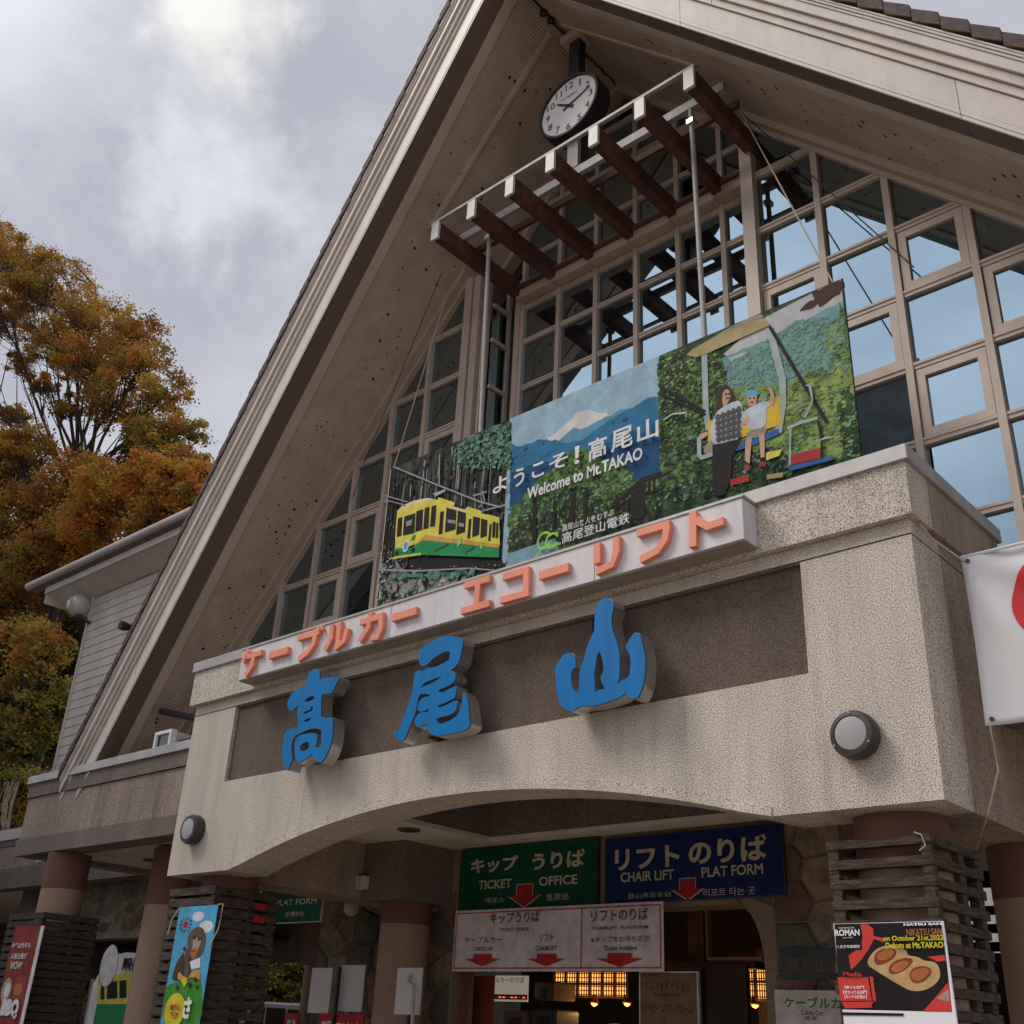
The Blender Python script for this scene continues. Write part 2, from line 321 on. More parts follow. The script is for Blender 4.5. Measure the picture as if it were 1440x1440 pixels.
def cubepiece(name, x0, x1, y0, y1, z0, z1, mk, parent, jig=0):
    """alike small pieces share one mesh"""
    if mk not in CUBE:
        me = MB().box(-.5, .5, -.5, .5, -.5, .5).build('proto', mk); CUBE[mk] = me.data; bpy.data.objects.remove(me)
    o = bpy.data.objects.new(name, CUBE[mk]); COL.objects.link(o); o.parent = parent; o0 = wloc(parent)
    o.location = ((x0+x1)/2-o0.x, (y0+y1)/2-o0.y, (z0+z1)/2-o0.z); o.scale = (x1-x0, y1-y0, z1-z0)
    if jig: o.rotation_euler = (random.uniform(-jig, jig), random.uniform(-jig, jig)*.5, random.uniform(-jig, jig))
    return o

# ---------------------------------------------------------------- ground and station building
struct = lambda o: tag(o, kind='structure')
g = box('ground', -260, 160, -180, 200, -.3, 0, 'ground'); struct(g)

B = thing('station_building', (-7.2, 2.24, 0), 'tall station building with a steep glazed gable and stone coloured entrance portal', 'building')
XL, XR = -11.71, -2.67          # portal body
ARC = [(-7.19+3.29*math.cos(math.pi*i/24)*-1, 0) for i in range(25)]
def arcz(x): return 3.08+.49*(1-((x+7.19)/3.3)**2)
arc = [(-10.48+6.58*i/28, arcz(-10.48+6.58*i/28)) for i in range(29)]
pl = (-10.85, 3.5, -3.54, 4.95)                          # recessed panel
px0, px1 = -10.85, -3.54; pz0, pz1 = [(-10.85,4.075)][0][1], 4.95
# portal front wall: left pier, right pier, strip below the panel down to the arch
mb = MB()
mb.box(XL, px0, 0, .5, 3.09, 4.95); mb.box(px1, XR, 0, .5, 3.09, 4.95)
low = [(px0, pz0), (px0, 3.09)]+[(x, z) for x, z in arc if px0 < x < px1]+[(px1, 3.09), (px1, pz0)]
for i in range(len(arc)-1):
    x0, x1 = arc[i][0], arc[i+1][0]; x0c, x1c = max(x0, px0), min(x1, px1)
    if x1c <= x0c: continue
    mb.hexa([(x0c, 0, arcz(x0c)), (x0c, 0, pz0), (x0c, .5, arcz(x0c)), (x0c, .5, pz0), (x1c, 0, arcz(x1c)), (x1c, 0, pz0), (x1c, .5, arcz(x1c)), (x1c, .5, pz0)])
mb.box(px0, -10.48, 0, .5, 3.09, pz0); mb.box(-3.9, px1, 0, .5, 3.09, pz0)
bm_ = mb.build('portal_wall', 'stucco', B)
box('wall_band', XL, XR, .0, .5, 4.965, 5.075, 'stucco', B)
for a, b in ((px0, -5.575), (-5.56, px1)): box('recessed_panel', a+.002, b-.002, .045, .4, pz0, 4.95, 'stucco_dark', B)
# arch moulding along the lower edge
mb = MB()
for i in range(len(arc)-1):
    (x0, z0), (x1, z1) = arc[i], arc[i+1]
    for dz0, dz1, yy in ((.0, .035, -.02), (.045, .075, -.012)):
        mb.hexa([(x_, y_, z_) for x_, zb_ in ((x0, z0), (x1, z1)) for y_ in (yy, .0) for z_ in (max(zb_+dz0-.012, 3.088), max(zb_+dz1, 3.092))])
mb.build('arch_moulding', 'stucco', B)
# parapet with coping, front and both returns
box('parapet', XL-.05, XR+.05, -.07, .3, 5.08, 5.5, 'stucco', B)
box('parapet', XR-.3, XR+.05, .302, 1.72, 5.08, 5.5, 'stucco_side_shaded', B)
box('parapet', XL-.05, XL+.3, .302, 1.72, 5.08, 5.5, 'stucco_side_shaded', B)
for a, b in ((XL-.08, -7.9), (-7.893, -4.32), (-4.313, XR+.08)): box('coping', a, b, -.1, .33, 5.5, 5.625, 'coping_metal', B, .006)
for X0, X1 in ((XR-.33, XR+.08), (XL-.08, XL+.33)):
    for a, b in ((.333, 1.05), (1.057, 1.76)): box('coping', X0, X1, a, b, 5.5, 5.625, 'coping_metal', B, .006)
# portal side walls, canopy roof
for X0, X1 in ((XR-.62, XR), (XL, XL+.65)):
    box('side_wall', X0, X1, .5, 3.3, 3.09, 4.95, 'stucco_side_shaded', B); box('wall_band', X0, X1, .5, 2.2, 4.965, 5.075, 'stucco_side_shaded', B)
box('groove_liner', XL+.01, XR-.01, .012, .45, 4.94, 4.97, 'stucco_dark', B)
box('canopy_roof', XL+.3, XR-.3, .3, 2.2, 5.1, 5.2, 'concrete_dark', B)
# ceiling of the portal with its raised coffer
CZ = 3.75
for a in ((XL+.65, -9.4, .5, 3.27), (-9.4, -3.29, 2.95, 3.27)): box('ceiling', *a, CZ, CZ+.05, 'ceiling', B)
box('coffer_side', -9.45, -9.4, .5, 2.95, CZ+.05, 4.8, 'concrete_dark', B); box('coffer_side', -9.4, -3.29, 2.95, 3.0, CZ+.05, 4.8, 'concrete_dark', B)
box('coffer_top', -9.45, -3.29, .5, 3.0, 4.8, 4.85, 'concrete_dark', B)
box('column_head', -11.06, -10.33, 2.37, 3.27, 3.06, CZ, 'concrete_dark', B)
# stone wall behind, openings left in it
WY = 3.27

# windows -----------------------------------------------------------------
XRD, M_, ZR, A0, A1 = -7.31, 1.093, 14.82, .0093, .1202   # ridge x, slope, soffit apex height, prow of the verge
YG, YB = 2.24, 2.72
def gz(x): return 14.66-M_*abs(x-XRD)                     # upper edge of the glazing
MX_R = [-4.09, -3.31, -2.53, -1.75, -.97, -.19, .59, 1.37]
MX_L = [-10.5, -11.25, -11.99, -12.74, -13.5, -14.26, -15.02]
TZ = [11.18, 10.32, 9.48, 8.64, 7.76, 6.91, 6.05, 5.2]
mw, tw = .075, .075
def clip_cell(x0, x1, z0, z1):
    P = [(x0, z0), (x1, z0), (x1, z1), (x0, z1)]
    for sg in (1, -1):
        out_ = []
        f = lambda p: (14.66+sg*M_*(p[0]-XRD))-p[1]
        for i in range(len(P)):
            a, b = P[i], P[(i+1) % len(P)]; fa, fb = f(a), f(b)
            if fa >= 0: out_.append(a)
            if fa*fb < 0: t = fa/(fa-fb); out_.append((a[0]+(b[0]-a[0])*t, a[1]+(b[1]-a[1])*t))
        P = out_
        if len(P) < 3: return None
    return P
def pane(P, y, parent, mk='mirror_glass'):
    cx, cz = sum(p[0] for p in P)/len(P), sum(p[1] for p in P)/len(P); ax, az = random.uniform(-.0035, .0035), random.uniform(-.0035, .0035); n = len(P)
    mb = MB(); mb.v = [(x, y+ax*(x-cx)+az*(z-cz), z) for x, z in P]+[(x, y+.012, z) for x, z in P]
    mb.f = [list(range(n)), list(range(2*n-1, n-1, -1))]+[[(i+1) % n, i, n+i, n+(i+1) % n] for i in range(n)]; mb.m = [0]*len(mb.f); return mb.build('pane', mk, parent)
def area(P): return abs(sum(P[i][0]*P[(i+1) % len(P)][1]-P[(i+1) % len(P)][0]*P[i][1] for i in range(len(P)))/2)
npane = 0
SASH = {('R', 0, 2), ('R', 1, 3), ('R', 2, 2), ('R', 2, 4), ('R', 3, 3), ('R', 4, 4), ('L', 0, 2), ('L', 1, 4), ('L', 2, 3), ('L', 2, 5), ('L', 3, 4), ('L', 4, 5), ('L', 1, 2), ('R', 0, 5), ('L', 2, 6)}
SASH.discard(('L', 1, 2))
def cell(side, i, r, x0, x1, z0, z1, y, parent):
    P = clip_cell(x0, x1, z0, z1)
    if not P or area(P) < .01: return
    if (side, i, r) in SASH and len(P) == 4 and area(P) > .35:
        s = .085; xa, xb, za, zb = x0+.012, x1-.012, z0+.012, z1-.012; mb = MB()
        mb.box(xa, xb, y-.045, y+.02, zb-s, zb); mb.box(xa, xb, y-.045, y+.02, za, za+s)
        mb.box(xa, xa+s, y-.0455, y+.02, za+s, zb-s); mb.box(xb-s, xb, y-.0455, y+.02, za+s, zb-s)
        so_ = mb.build('sash', 'frame_metal', parent)
        pane([(xa+s-.004, za+s-.004), (xb-s+.004, za+s-.004), (xb-s+.004, zb-s+.004), (xa+s-.004, zb-s+.004)], y-.006, so_)
        return
    pane(P, y, parent)
edgesR = [-4.86]+MX_R; edgesL = [-9.76]+MX_L
zs_all = [TZ[0]+1.72, TZ[0]+.86]+TZ
for side, E_ in (('R', edgesR), ('L', edgesL)):
    for i in range(len(E_)-1):
        x0, x1 = sorted((E_[i], E_[i+1])); x0 += mw/2 if not (side == 'R' and i == 0) else 0; x1 -= mw/2 if not (side == 'L' and i == 0) else 0
        for r in range(len(zs_all)-1):
            cell(side, i, r-2, x0, x1, zs_all[r+1]+tw/2, zs_all[r]-tw/2, YG, B)
        for r, z in enumerate(zs_all):
            # transoms, cut short where the sloping frame meets them
            lim = XRD+(14.66-z-.02)/M_ if side == 'R' else XRD-(14.66-z-.02)/M_
            xa, xb = (x0, min(x1, lim)) if side == 'R' else (max(x0, lim), x1)
            if xb-xa > .05:
                o = MB().box(xa, xb, YG-.05, YG+.04, z-tw/2, z+tw/2).box(xa, xb, YG-.062, YG-.05, z-tw/2+.045, z+tw/2).build('transom', 'frame_metal', B)
    for x in E_[1:]:
        zt = gz(x)-.0
        if zt > 4.9: MB().prism([(x-mw/2, 4.9), (x+mw/2, 4.9), (x+mw/2, gz(x+mw/2)), (x-mw/2, gz(x-mw/2))], YG-.07, YG+.05).build('mullion', 'frame_metal', B)
# the two big posts of the bay
MB().prism([(-5.02, 4.9), (-4.86, 4.9), (-4.86, gz(-4.86)), (-5.02, gz(-5.02))], YG-.12, YG+.12).build('mullion', 'frame_metal', B)
MB().box(-9.76, -9.62, YG-.12, YG+.1, 4.9, 11.95).box(-9.6, -9.47, YG-.09, YG+.1, 4.9, 11.95).box(-9.45, -9.4, YG-.02, YG+.1, 4.9, 11.95).build('mullion', 'frame_metal', B)
# bay: back wall and side returns
BX = [-9.06, -8.36, -7.68, -6.99, -6.3, -5.61, -4.94]
BZ = [14.0, 13.2, 12.35, 11.42, 10.8, 10.0, 9.17, 8.34, 7.5, 6.65, 5.8, 5.0]
for i in range(6):
    x0, x1 = BX[i]+.035, BX[i+1]-.035
    for r in range(len(BZ)-1):
        P = clip_cell(x0, x1, BZ[r+1]+.03, BZ[r]-.03)
        if P and area(P) > .02: pane(P, YB, B)
    for z in BZ:
        l0, l1 = XRD-(14.66-z)/M_, XRD+(14.66-z)/M_; xa, xb = max(x0, l0), min(x1, l1)
        if xb-xa > .05: MB().box(xa, xb, YB-.045, YB+.03, z-.035, z+.035).box(xa, xb, YB-.055, YB-.045, z+.005, z+.035).build('transom', 'frame_metal', B)
    box('bay_flashing', x0-.03, x1+.03, YB-.22, YB-.02, 11.47, 11.74, 'trim', B)
for x in BX:
    wd = .035; MB().prism([(x-wd, 4.9), (x+wd, 4.9), (x+wd, gz(x+wd)), (x-wd, gz(x-wd))], YB-.065, YB+.04).build('mullion', 'frame_metal', B)
for r in range(3, len(BZ)-1): box('pane', -9.365, -9.355, YG+.1, YB, BZ[r+1]+.03, BZ[r]-.03, 'mirror_glass', B)
for z in BZ[3:]: box('transom', -9.375, -9.325, YG+.1, YB, z-.03, z+.03, 'frame_metal', B)
MB().box(-9.4, -9.33, YB-.06, YB+.02, 4.9, 11.95).box(-9.2, -9.1, YB-.07, YB+.03, 4.9, 11.95).build('mullion', 'frame_metal', B)
box('pane', -9.33, -9.2, YB-.0, YB+.01, 4.9, 11.6, 'dark_glass', B)
box('bay_side', -4.93, -4.88, YG+.12, YB, 4.9, 11.9, 'frame_metal', B)

def rake(sg, xa, xb, e0, e1, h0, h1, ab0=None, ab1=None):
    """piece along the verge: xa..xb measured from the ridge, e offsets from the verge plane (or fixed y), h above the soffit plane"""
    P = []
    for d in (xa, xb):
        yp = A0+A1*d
        for k, (e, ab) in enumerate(((e0, ab0), (e1, ab1))):
            y = ab if ab is not None else yp+e
            for h in (h0, h1): P.append((XRD+sg*d, y, ZR-M_*d+h))
    return P
DM = {1: 9.6, -1: 8.95}
DMAX = {1: 9.5, -1: 8.98}
def span(lo, hi, step):
    r = []; x = lo
    while x < hi: r.append((x, min(hi, x+step))); x += step
    return r
prof = [(0, .0, .045), (-.004, .05, .115), (0, .12, .47), (-.03, .48, .585), (-.07, .595, .715), (-.11, .725, .86), (-.125, .865, .9), (-.14, .905, .935), (-.15, .94, .965)]
for sg in (1, -1):
    D1 = 9.55 if sg == 1 else 9.86
    for j, (e, h0, h1) in enumerate(prof):
        for a, b in span(0.0 if j % 2 else 0.0, D1, 3.05 if j > 2 else 2.65):
            jj = random.uniform(-.003, .003); MB().hexa(rake(sg, a, b-.006, e+jj, .02+.1, h0+jj*.5, h1+jj*.5)).build('fascia_board', 'fascia_metal', B)
    MB().hexa(rake(sg, 0, D1, .03, .13, -.0, .96)).build('fascia_backing', 'lip_metal', B)
    for a, b in span(0, D1, 2.65): MB().hexa(rake(sg, a, b-.005, .131, .29, -.012, .02)).build('verge_lip', 'lip_metal', B)
    MB().hexa(rake(sg, 0, D1, .0, .13, -.016, -.001)).build('verge_lip', 'lip_metal', B)
    MB().hexa(rake(sg, 0, D1, .292, .45, -.035, .02)).build('verge_strip', 'soffit_smooth', B)
    MB().hexa(rake(sg, 0, D1, .452, 0, .0, .05, None, YB+.3)).build('soffit', 'soffit', B)
    MB().hexa(rake(sg, .1, 2.3, 0, 0, -.05, -.001, 1.17, 1.23)).build('soffit_batten', 'soffit_smooth', B)
    # frame below the soffit along the glass
    d0 = 2.42
    for yA, yB_, hh0, hh1 in ((YG-.2, YG+.1, -.125, -.002), (YG-.08, YG+.1, -.21, -.127)):
        MB().hexa(rake(sg, d0, min(D1, 9.6), 0, 0, hh0, hh1, yA, yB_)).build('gable_frame', 'trim', B)
    MB().hexa(rake(sg, 0, d0-.1, 0, 0, -.16, -.002, YB-.1, YB+.1)).build('gable_frame', 'trim', B)
    MB().hexa(rake(sg, 0, D1, .1, 0, .06, .9, None, 14)).build('roof', 'roof_brown', B)
    n = 43 if sg == -1 else 41
    for k in range(n):
        a = .23*k; b = a+.225; q0 = .985; P = []
        for d in (a, b):
            yp = A0+A1*d
            for y in (yp-.17, yp+.5):
                up = .03 if d == b else -.02
                for h in (q0+up, q0+up+.17): P.append((XRD+sg*(d+.02), y, ZR-M_*d+h-.02))
        MB().hexa(P).build('roof_tile', 'tile', B, bevel=.004)
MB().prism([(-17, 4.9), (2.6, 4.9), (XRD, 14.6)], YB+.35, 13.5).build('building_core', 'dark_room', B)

rd = random.Random(21); sp_ = MB()
for k in range(240):
    sg = rd.choice((1, -1)); d = rd.uniform(.4, 9); y = rd.uniform(A0+A1*d+.6, 2.0); r = rd.choice((.008, .01, .012, .02)); x = XRD+sg*d; z = ZR-M_*d-.004
    sp_.add([(x-r, y, z+sg*M_*r), (x, y-r*1.6, z), (x+r, y, z-sg*M_*r), (x, y+r*1.4, z), (x+.002, y, z-.015)], [(0, 1, 4), (1, 2, 4), (2, 3, 4), (3, 0, 4)])
tag(sp_.build('insect_nests', 'black', B, fix=False), kind='stuff')
cb = []
for k in range(26): y = .15+k*.1; cb.append((XRD+rd.uniform(-.02, .02), y, ZR-.03-rd.uniform(0, .03)))
MB().tube(cb, .014, 5).build('ridge_cable', 'black', B)
for y in (.92, 1.08, 1.75): MB().lathe([(.03, -.05), (.07, 0), (.03, .05)], (XRD, y, ZR-.07), 'Y', 8).build('cable_clump', 'black', B)
# pergola of rusty beams under the gable
for k in range(7):
    x = -9.12+.697*k
    o = MB().box(x, x+.13, .83, 2.66, 11.53, 11.79).build('pergola_beam', 'rust_beam', B, bevel=.006)
    cap = MB().box(x-.004, x+.134, .79, .829, 11.5, 11.785).build('beam_cap', 'white_paint', o)
box('pergola_rail', -9.14, -4.8, .79, .84, 11.787, 11.83, 'galvanised', B)
box('pergola_rail', -9.15, -4.72, 1.3, 1.37, 11.8, 11.93, 'galvanised', B)
box('pergola_rail', -9.15, -4.72, 1.62, 1.68, 11.8, 11.9, 'rust_beam', B)
for k in range(6):
    x = -9.12+.697*k+.13; box('pergola_brace', x, x+.567, 2.45, 2.5, 11.62, 11.68, 'rust_beam', B)
# columns
def column(x, y, r, ztop, zred, n='column'):
    o = MB().lathe([(r, 0), (r, zred)], (x, y, 0), seg=36).build(n, 'column_paint', B, smooth=True)
    MB().lathe([(r+.004, zred+.001), (r+.004, ztop)], (x, y, 0), seg=36).build('column_top', 'column_red', o, smooth=True)
column(-3.19, .5, .31, 3.09, 2.72); column(-11.16, .5, .31, 3.09, 2.72)
column(-17.0, 1.42, .32, 3.86, 3.33); column(-15.1, 2.1, .3, 3.9, 3.1); column(-10.68, 2.82, .31, 3.06, 2.8); column(-2.84, 2.0, .3, 3.09, 2.7)
column(-9.0, 9, .3, 3, 2.6)

# left wing and right wing of the building
for (xa, xb) in ((-18.3, XL-.002), (XR+.002, 6.5)):
    for a, b in (((-18.3, -17.35), (-17.343, XL-.002)) if xa < -12 else ((xa, xb),)): box('coping', a-.02, b, 1.06, 1.5, 5.02, 5.15, 'coping_metal', B, .006)
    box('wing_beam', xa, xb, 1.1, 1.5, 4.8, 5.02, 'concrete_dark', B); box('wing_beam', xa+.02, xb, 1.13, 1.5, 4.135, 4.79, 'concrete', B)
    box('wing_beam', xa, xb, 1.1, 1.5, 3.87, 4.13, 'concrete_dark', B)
    box('wing_ceiling', xa+.3, xb, 1.5, 4.6, 3.95, 4.0, 'ceiling', B)
box('wing_beam', -18.3, -17.95, 1.502, 4.6, 3.87, 5.02, 'concrete', B)
box('wing_roof', -18.2, XL, 1.5, 4.8, 4.85, 4.95, 'concrete_dark', B); box('wing_roof', XR, 6.5, 1.5, 2.2, 4.85, 4.95, 'concrete_dark', B)
box('wing_beam', XL-.05-.3, XL-.01, 1.5, 3.2, 3.5, 3.94, 'concrete_dark', B)
# farther wing on the left
FW = thing('far_wing', (-26, 4.2, 0), 'farther low concrete wing with its own coping behind the left column', 'building')
fz = [(-25.825,5.308),(-25.692,5.07),(-25.611,4.924),(-25.345,4.447),(-25.104,4.015)]
box('coping', -40, -18.4, 4.0, 4.4, fz[1][1], fz[0][1], 'coping_metal', FW)
box('beam', -40, -18.4, 4.03, 4.4, fz[2][1]+.01, fz[1][1], 'concrete_dark', FW); box('beam', -40, -18.4, 4.05, 4.4, fz[3][1], fz[2][1], 'concrete', FW); box('beam', -40, -18.4, 4.03, 4.4, fz[4][1], fz[3][1]-.002, 'concrete_dark', FW)
box('ceiling', -40, -18.4, 4.4, 9, fz[4][1]+.05, fz[4][1]+.1, 'ceiling', FW)
box('wall', -40, -27.5, 9, 9.3, 0, 5, 'stucco_dark', FW)
MB().lathe([(.34, 0), (.34, 4)], (-29.2, 4.9, 0)).build('column', 'column_paint', FW, smooth=True)

# siding annex behind the verge
AN = thing('annex', (-21, 5, 4), 'annex with pale horizontal board siding tucked behind the left verge', 'building')
z = 4.9
while z < 10.5:
    MB().hexa([(x, yy, zz) for x in (-23.77, -12.5) for yy, zz in ((3.985, z), (4.0, z+.205), (4.03, z), (4.03, z+.205))]).build('siding_board', 'siding', AN); z += .208
box('wall', -23.75, -12.5, 4.03, 12, 4.5, 10.62, 'siding', AN); box('corner_board', -23.84, -23.772, 3.96, 4.03, 4.9, 10.56, 'siding', AN)
MB().hexa([(x, yy, zz) for x in (-25.2, -14) for yy, zz in ((3.46, 10.82), (3.46, 10.86), (4.0, 10.56), (4.0, 10.62))]).build('eave_soffit', 'siding', AN)
box('eave_soffit', -25.2, -23.76, 4.0, 12, 10.57, 10.62, 'siding', AN)
box('fascia', -25.25, -14, 3.42, 3.46, 10.8, 11.02, 'siding', AN); box('fascia', -25.25, -25.2, 3.46, 12, 10.56, 11.02, 'siding', AN)
MB().tube([(-26.0, 3.3, 11.12), (-14, 3.3, 11.12)], .09, 10).build('gutter', 'fascia_metal', AN, smooth=True)
MB().hexa([(x, yy, zz) for x in (-25.9, -14) for yy, zz in ((3.3, 11.05), (3.3, 11.12), (12, 15.2), (12, 15.3))]).build('roof', 'roof_brown', AN)
MB().hexa([(x, yy, zz) for x in (-25.85, -14) for yy, zz in ((3.28, 11.0), (3.28, 11.04), (3.46, 10.95), (3.46, 11.03))]).build('eave_flashing', 'lip_metal', AN)

# ---------------------------------------------------------------- crazy paving wall behind the portal
SW = thing('stone_wall', (-7, WY, 0), 'wall of crazy paving stones in shade behind the portal', 'wall')
def clip_half(P, a, n):
    out_ = []
    for i in range(len(P)):
        p, q = P[i], P[(i+1) % len(P)]; fp = (p[0]-a[0])*n[0]+(p[1]-a[1])*n[1]; fq = (q[0]-a[0])*n[0]+(q[1]-a[1])*n[1]
        if fp <= 0: out_.append(p)
        if fp*fq < 0: t = fp/(fp-fq); out_.append((p[0]+(q[0]-p[0])*t, p[1]+(q[1]-p[1])*t))
    return out_
def crazy(x0, x1, z0, z1, y, parent, size=.36, skip=None, seed=1, thick=.035, gap_=.007):
    rd = random.Random(seed); pts = []; nx, nz = max(1, int((x1-x0)/size)), max(1, int((z1-z0)/size))
    for i in range(nx):
        for j in range(nz): pts.append((x0+(i+.5+rd.uniform(-.42, .42))*(x1-x0)/nx, z0+(j+.5+rd.uniform(-.42, .42))*(z1-z0)/nz))
    for p in pts:
        P = [(x0, z0), (x1, z0), (x1, z1), (x0, z1)]
        for q in pts:
            d = ((q[0]-p[0])**2+(q[1]-p[1])**2)**.5
            if q is p or d > size*3: continue
            n = ((q[0]-p[0])/d, (q[1]-p[1])/d); P = clip_half(P, ((p[0]+q[0])/2-n[0]*gap_, (p[1]+q[1])/2-n[1]*gap_), n)
            if len(P) < 3: break
        if len(P) < 3 or area(P) < .006: continue
        cx, cz = sum(a[0] for a in P)/len(P), sum(a[1] for a in P)/len(P)
        if skip and skip(cx, cz): continue
        if skip:
            Q_ = []
            for a in P:
                x = a[0]; dx = .02 if cx > (DX0+DX1)/2 else -.02; k = 0
                while skip(x, a[1]) and k < 60: x += dx; k += 1
                Q_.append((x, a[1]) if k < 60 else (a[0], DZ+.01))
            P = Q_
            if area(P) < .006: continue
        n = len(P); d = thick*rd.uniform(.5, 1.3); mb = MB(); s_ = .9
        mb.v = [(a[0], y, a[1]) for a in P]+[(cx+(a[0]-cx)*s_, y-d*rd.uniform(.85, 1.1), cz+(a[1]-cz)*s_) for a in P]
        mb.f = [list(range(n, 2*n))]+[[i, (i+1) % n, n+(i+1) % n, n+i] for i in range(n)]; mb.m = [0]*len(mb.f)
        mb.build('stone', rd.choice(['stone', 'stone', 'stone_green', 'stone_red', 'stone']), parent)
DX0, DX1 = [(-10.249,2.845),(-5.896,2.085)][0][0], [(-10.249,2.845),(-5.896,2.085)][1][0]
DZ = [(-6.494,2.941)][0][1]
AX = [(-6.196,2.931)][0][0]
def in_door(x, z):
    if x < DX0 or x > DX1 or z > DZ: return False
    if x > AX: return z < DZ-(1-math.sqrt(max(0, 1-((x-AX)/(DX1-AX))**2)))*.62
    return True
SX1 = [(-4.178,2.695)][0][0]
arcp = [(AX+(DX1-AX)*math.sin(a), DZ-.62+.62*math.cos(a)) for a in [i*math.pi/2/8 for i in range(9)]]
mb = MB(); mb.box(-11.0, DX0, WY, WY+.4, 0, CZ+.1); mb.box(DX1, SX1, WY, WY+.4, 0, CZ+.2); mb.box(DX0, AX, WY, WY+.4, DZ, CZ+.1)
mb.prism([(AX, CZ+.1)]+arcp+[(DX1, CZ+.1)], WY, WY+.4)
mb.build('mortar_bed', 'mortar', SW)
crazy(DX1-.75, SX1, 1.5, CZ, WY, SW, .36, in_door, 3); crazy(-10.98, DX0+.0, 1.3, CZ, WY, SW, .36, in_door, 5)
# stone pier farther back on the left
PR = thing('stone_pier', (-14.2, 5, 0), 'rough stone pier behind the round inner column, globe lamp at its head', 'pier')
pp = [(-14.972,3.55),(-13.619,1.689),(-14.748,3.124)]
box('mortar_bed', pp[0][0]-.12, pp[1][0]+.9, 5, 5.6, 0, 4.2, 'mortar', PR)
crazy(pp[0][0]-.12, pp[1][0]+.9, 1.3, 4.2, 5, PR, .42, None, 8, .05)
# lintel wall over the way out
LW = thing('lintel_wall', (-17, 6, 0), 'olive painted lintel wall over the opening to the car park', 'wall')
lw = [(-17.784,2.656),(-16.659,3.172)]
box('lintel', lw[0][0]-.6, lw[0][0]+1.05, 6, 6.3, lw[0][1], 4.6, 'stucco_dark', LW)
box('lintel_end', lw[0][0]+1.05, lw[0][0]+2.9, 5.9, 6.3, lw[0][1]-.05, 4.6, 'column_red', LW)
# big pale stone slab wall at the left, black opening under it
RS = thing('rock_slab_wall', (-21, 4.6, 0), 'pale rock faced wall above the dark kiosk opening between two columns', 'wall')
rs = [(-22.852,4.387),(-20.012,4.323),(-19.562,3.054),(-22.228,2.973)]
rd = random.Random(4); nx, nz = 26, 10; mb = MB(); vv = []
X0, X1, Z0, Z1 = rs[0][0]-1.5, rs[1][0]+2.2, rs[3][1], 4.6
for i in range(nx+1):
    for j in range(nz+1): vv.append((X0+(X1-X0)*i/nx+rd.uniform(-.05, .05), 4.6+rd.uniform(-.13, .05), Z0+(Z1-Z0)*j/nz+(rd.uniform(-.04, .04) if j else 0)))
mb.add(vv, [(i*(nz+1)+j, (i+1)*(nz+1)+j, (i+1)*(nz+1)+j+1, i*(nz+1)+j+1) for i in range(nx) for j in range(nz)]); mb.build('rock_face', 'stone_pale', RS, fix=False)
box('backing', X0, X1, 4.75, 5.1, Z0+.02, 4.6, 'stone_pale', RS)
XB = [(-21.727,2.118)][0][0]; box('room', X0-.3, XB, 7.6, 7.7, 0, Z0+.3, 'dark_room', RS); box('pier', X0-.9, X0, 4.6, 7.7, 0, 4.6, 'stucco_dark', RS)
box('room', X0, X1+.6, 5.1, 7.6, Z0+.05, Z0+.1, 'dark_room', RS)
# shop interior seen through the doorway
IN = thing('shop_interior', (-8, 5, 0), 'dark ticket hall with timber posts seen through the arched doorway', 'room')
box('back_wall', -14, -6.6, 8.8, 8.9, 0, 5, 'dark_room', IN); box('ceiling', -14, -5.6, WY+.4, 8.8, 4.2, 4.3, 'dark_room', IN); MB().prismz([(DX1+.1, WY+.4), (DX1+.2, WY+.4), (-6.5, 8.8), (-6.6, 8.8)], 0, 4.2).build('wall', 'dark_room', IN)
mat('timber', (.16, .07, .035), .7, col2=(.25, .12, .06), scale=8, sx=(4, 4, .5), stain=.3); mat('timber_door', (.1, .045, .03), .6, stain=.3)
q = [(-10.475,2.318),(-10.22,1.724)]; box('door_post', q[0][0], q[1][0], 3.42, 3.55, 0, DZ, 'timber', IN)
q = [(-7.608,3.106),(-7.392,2.493)]; box('timber_post', q[0][0], q[1][0], 4.5, 4.65, q[1][1], q[0][1]+.3, 'timber', IN)
q = [(-7.778,2.473),(-6.552,2.395)]; box('timber_beam', q[0][0], q[1][0], 4.2, 4.4, q[1][1], q[0][1], 'timber_door', IN)
q = [(-7.118,2.433),(-6.61,1.846)]; box('door_leaf', q[0][0], q[1][0], 4.1, 4.16, 0, q[0][1], 'timber_door', IN)
q = [(-7.036,2.173),(-6.671,1.844)]; box('notice', q[0][0], q[1][0], 4.09, 4.1, .5, q[0][1], 'steel_dark', IN)
q = [(-7.193,2.389),(-7.14,1.831)]; box('door_frame', q[0][0], q[1][0], 4.05, 4.12, 0, q[0][1], 'steel_dark', IN)
q = [(-6.663,2.453),(-6.027,2.421)]; box('transom_bar', q[0][0], q[1][0], 3.45, 3.5, q[1][1], q[0][1], 'timber', IN)
q = [(-6.749,2.949),(-6.725,2.437)]; box('window_frame', q[0][0], q[1][0], 3.55, 3.62, q[1][1], q[0][1], 'timber', IN)

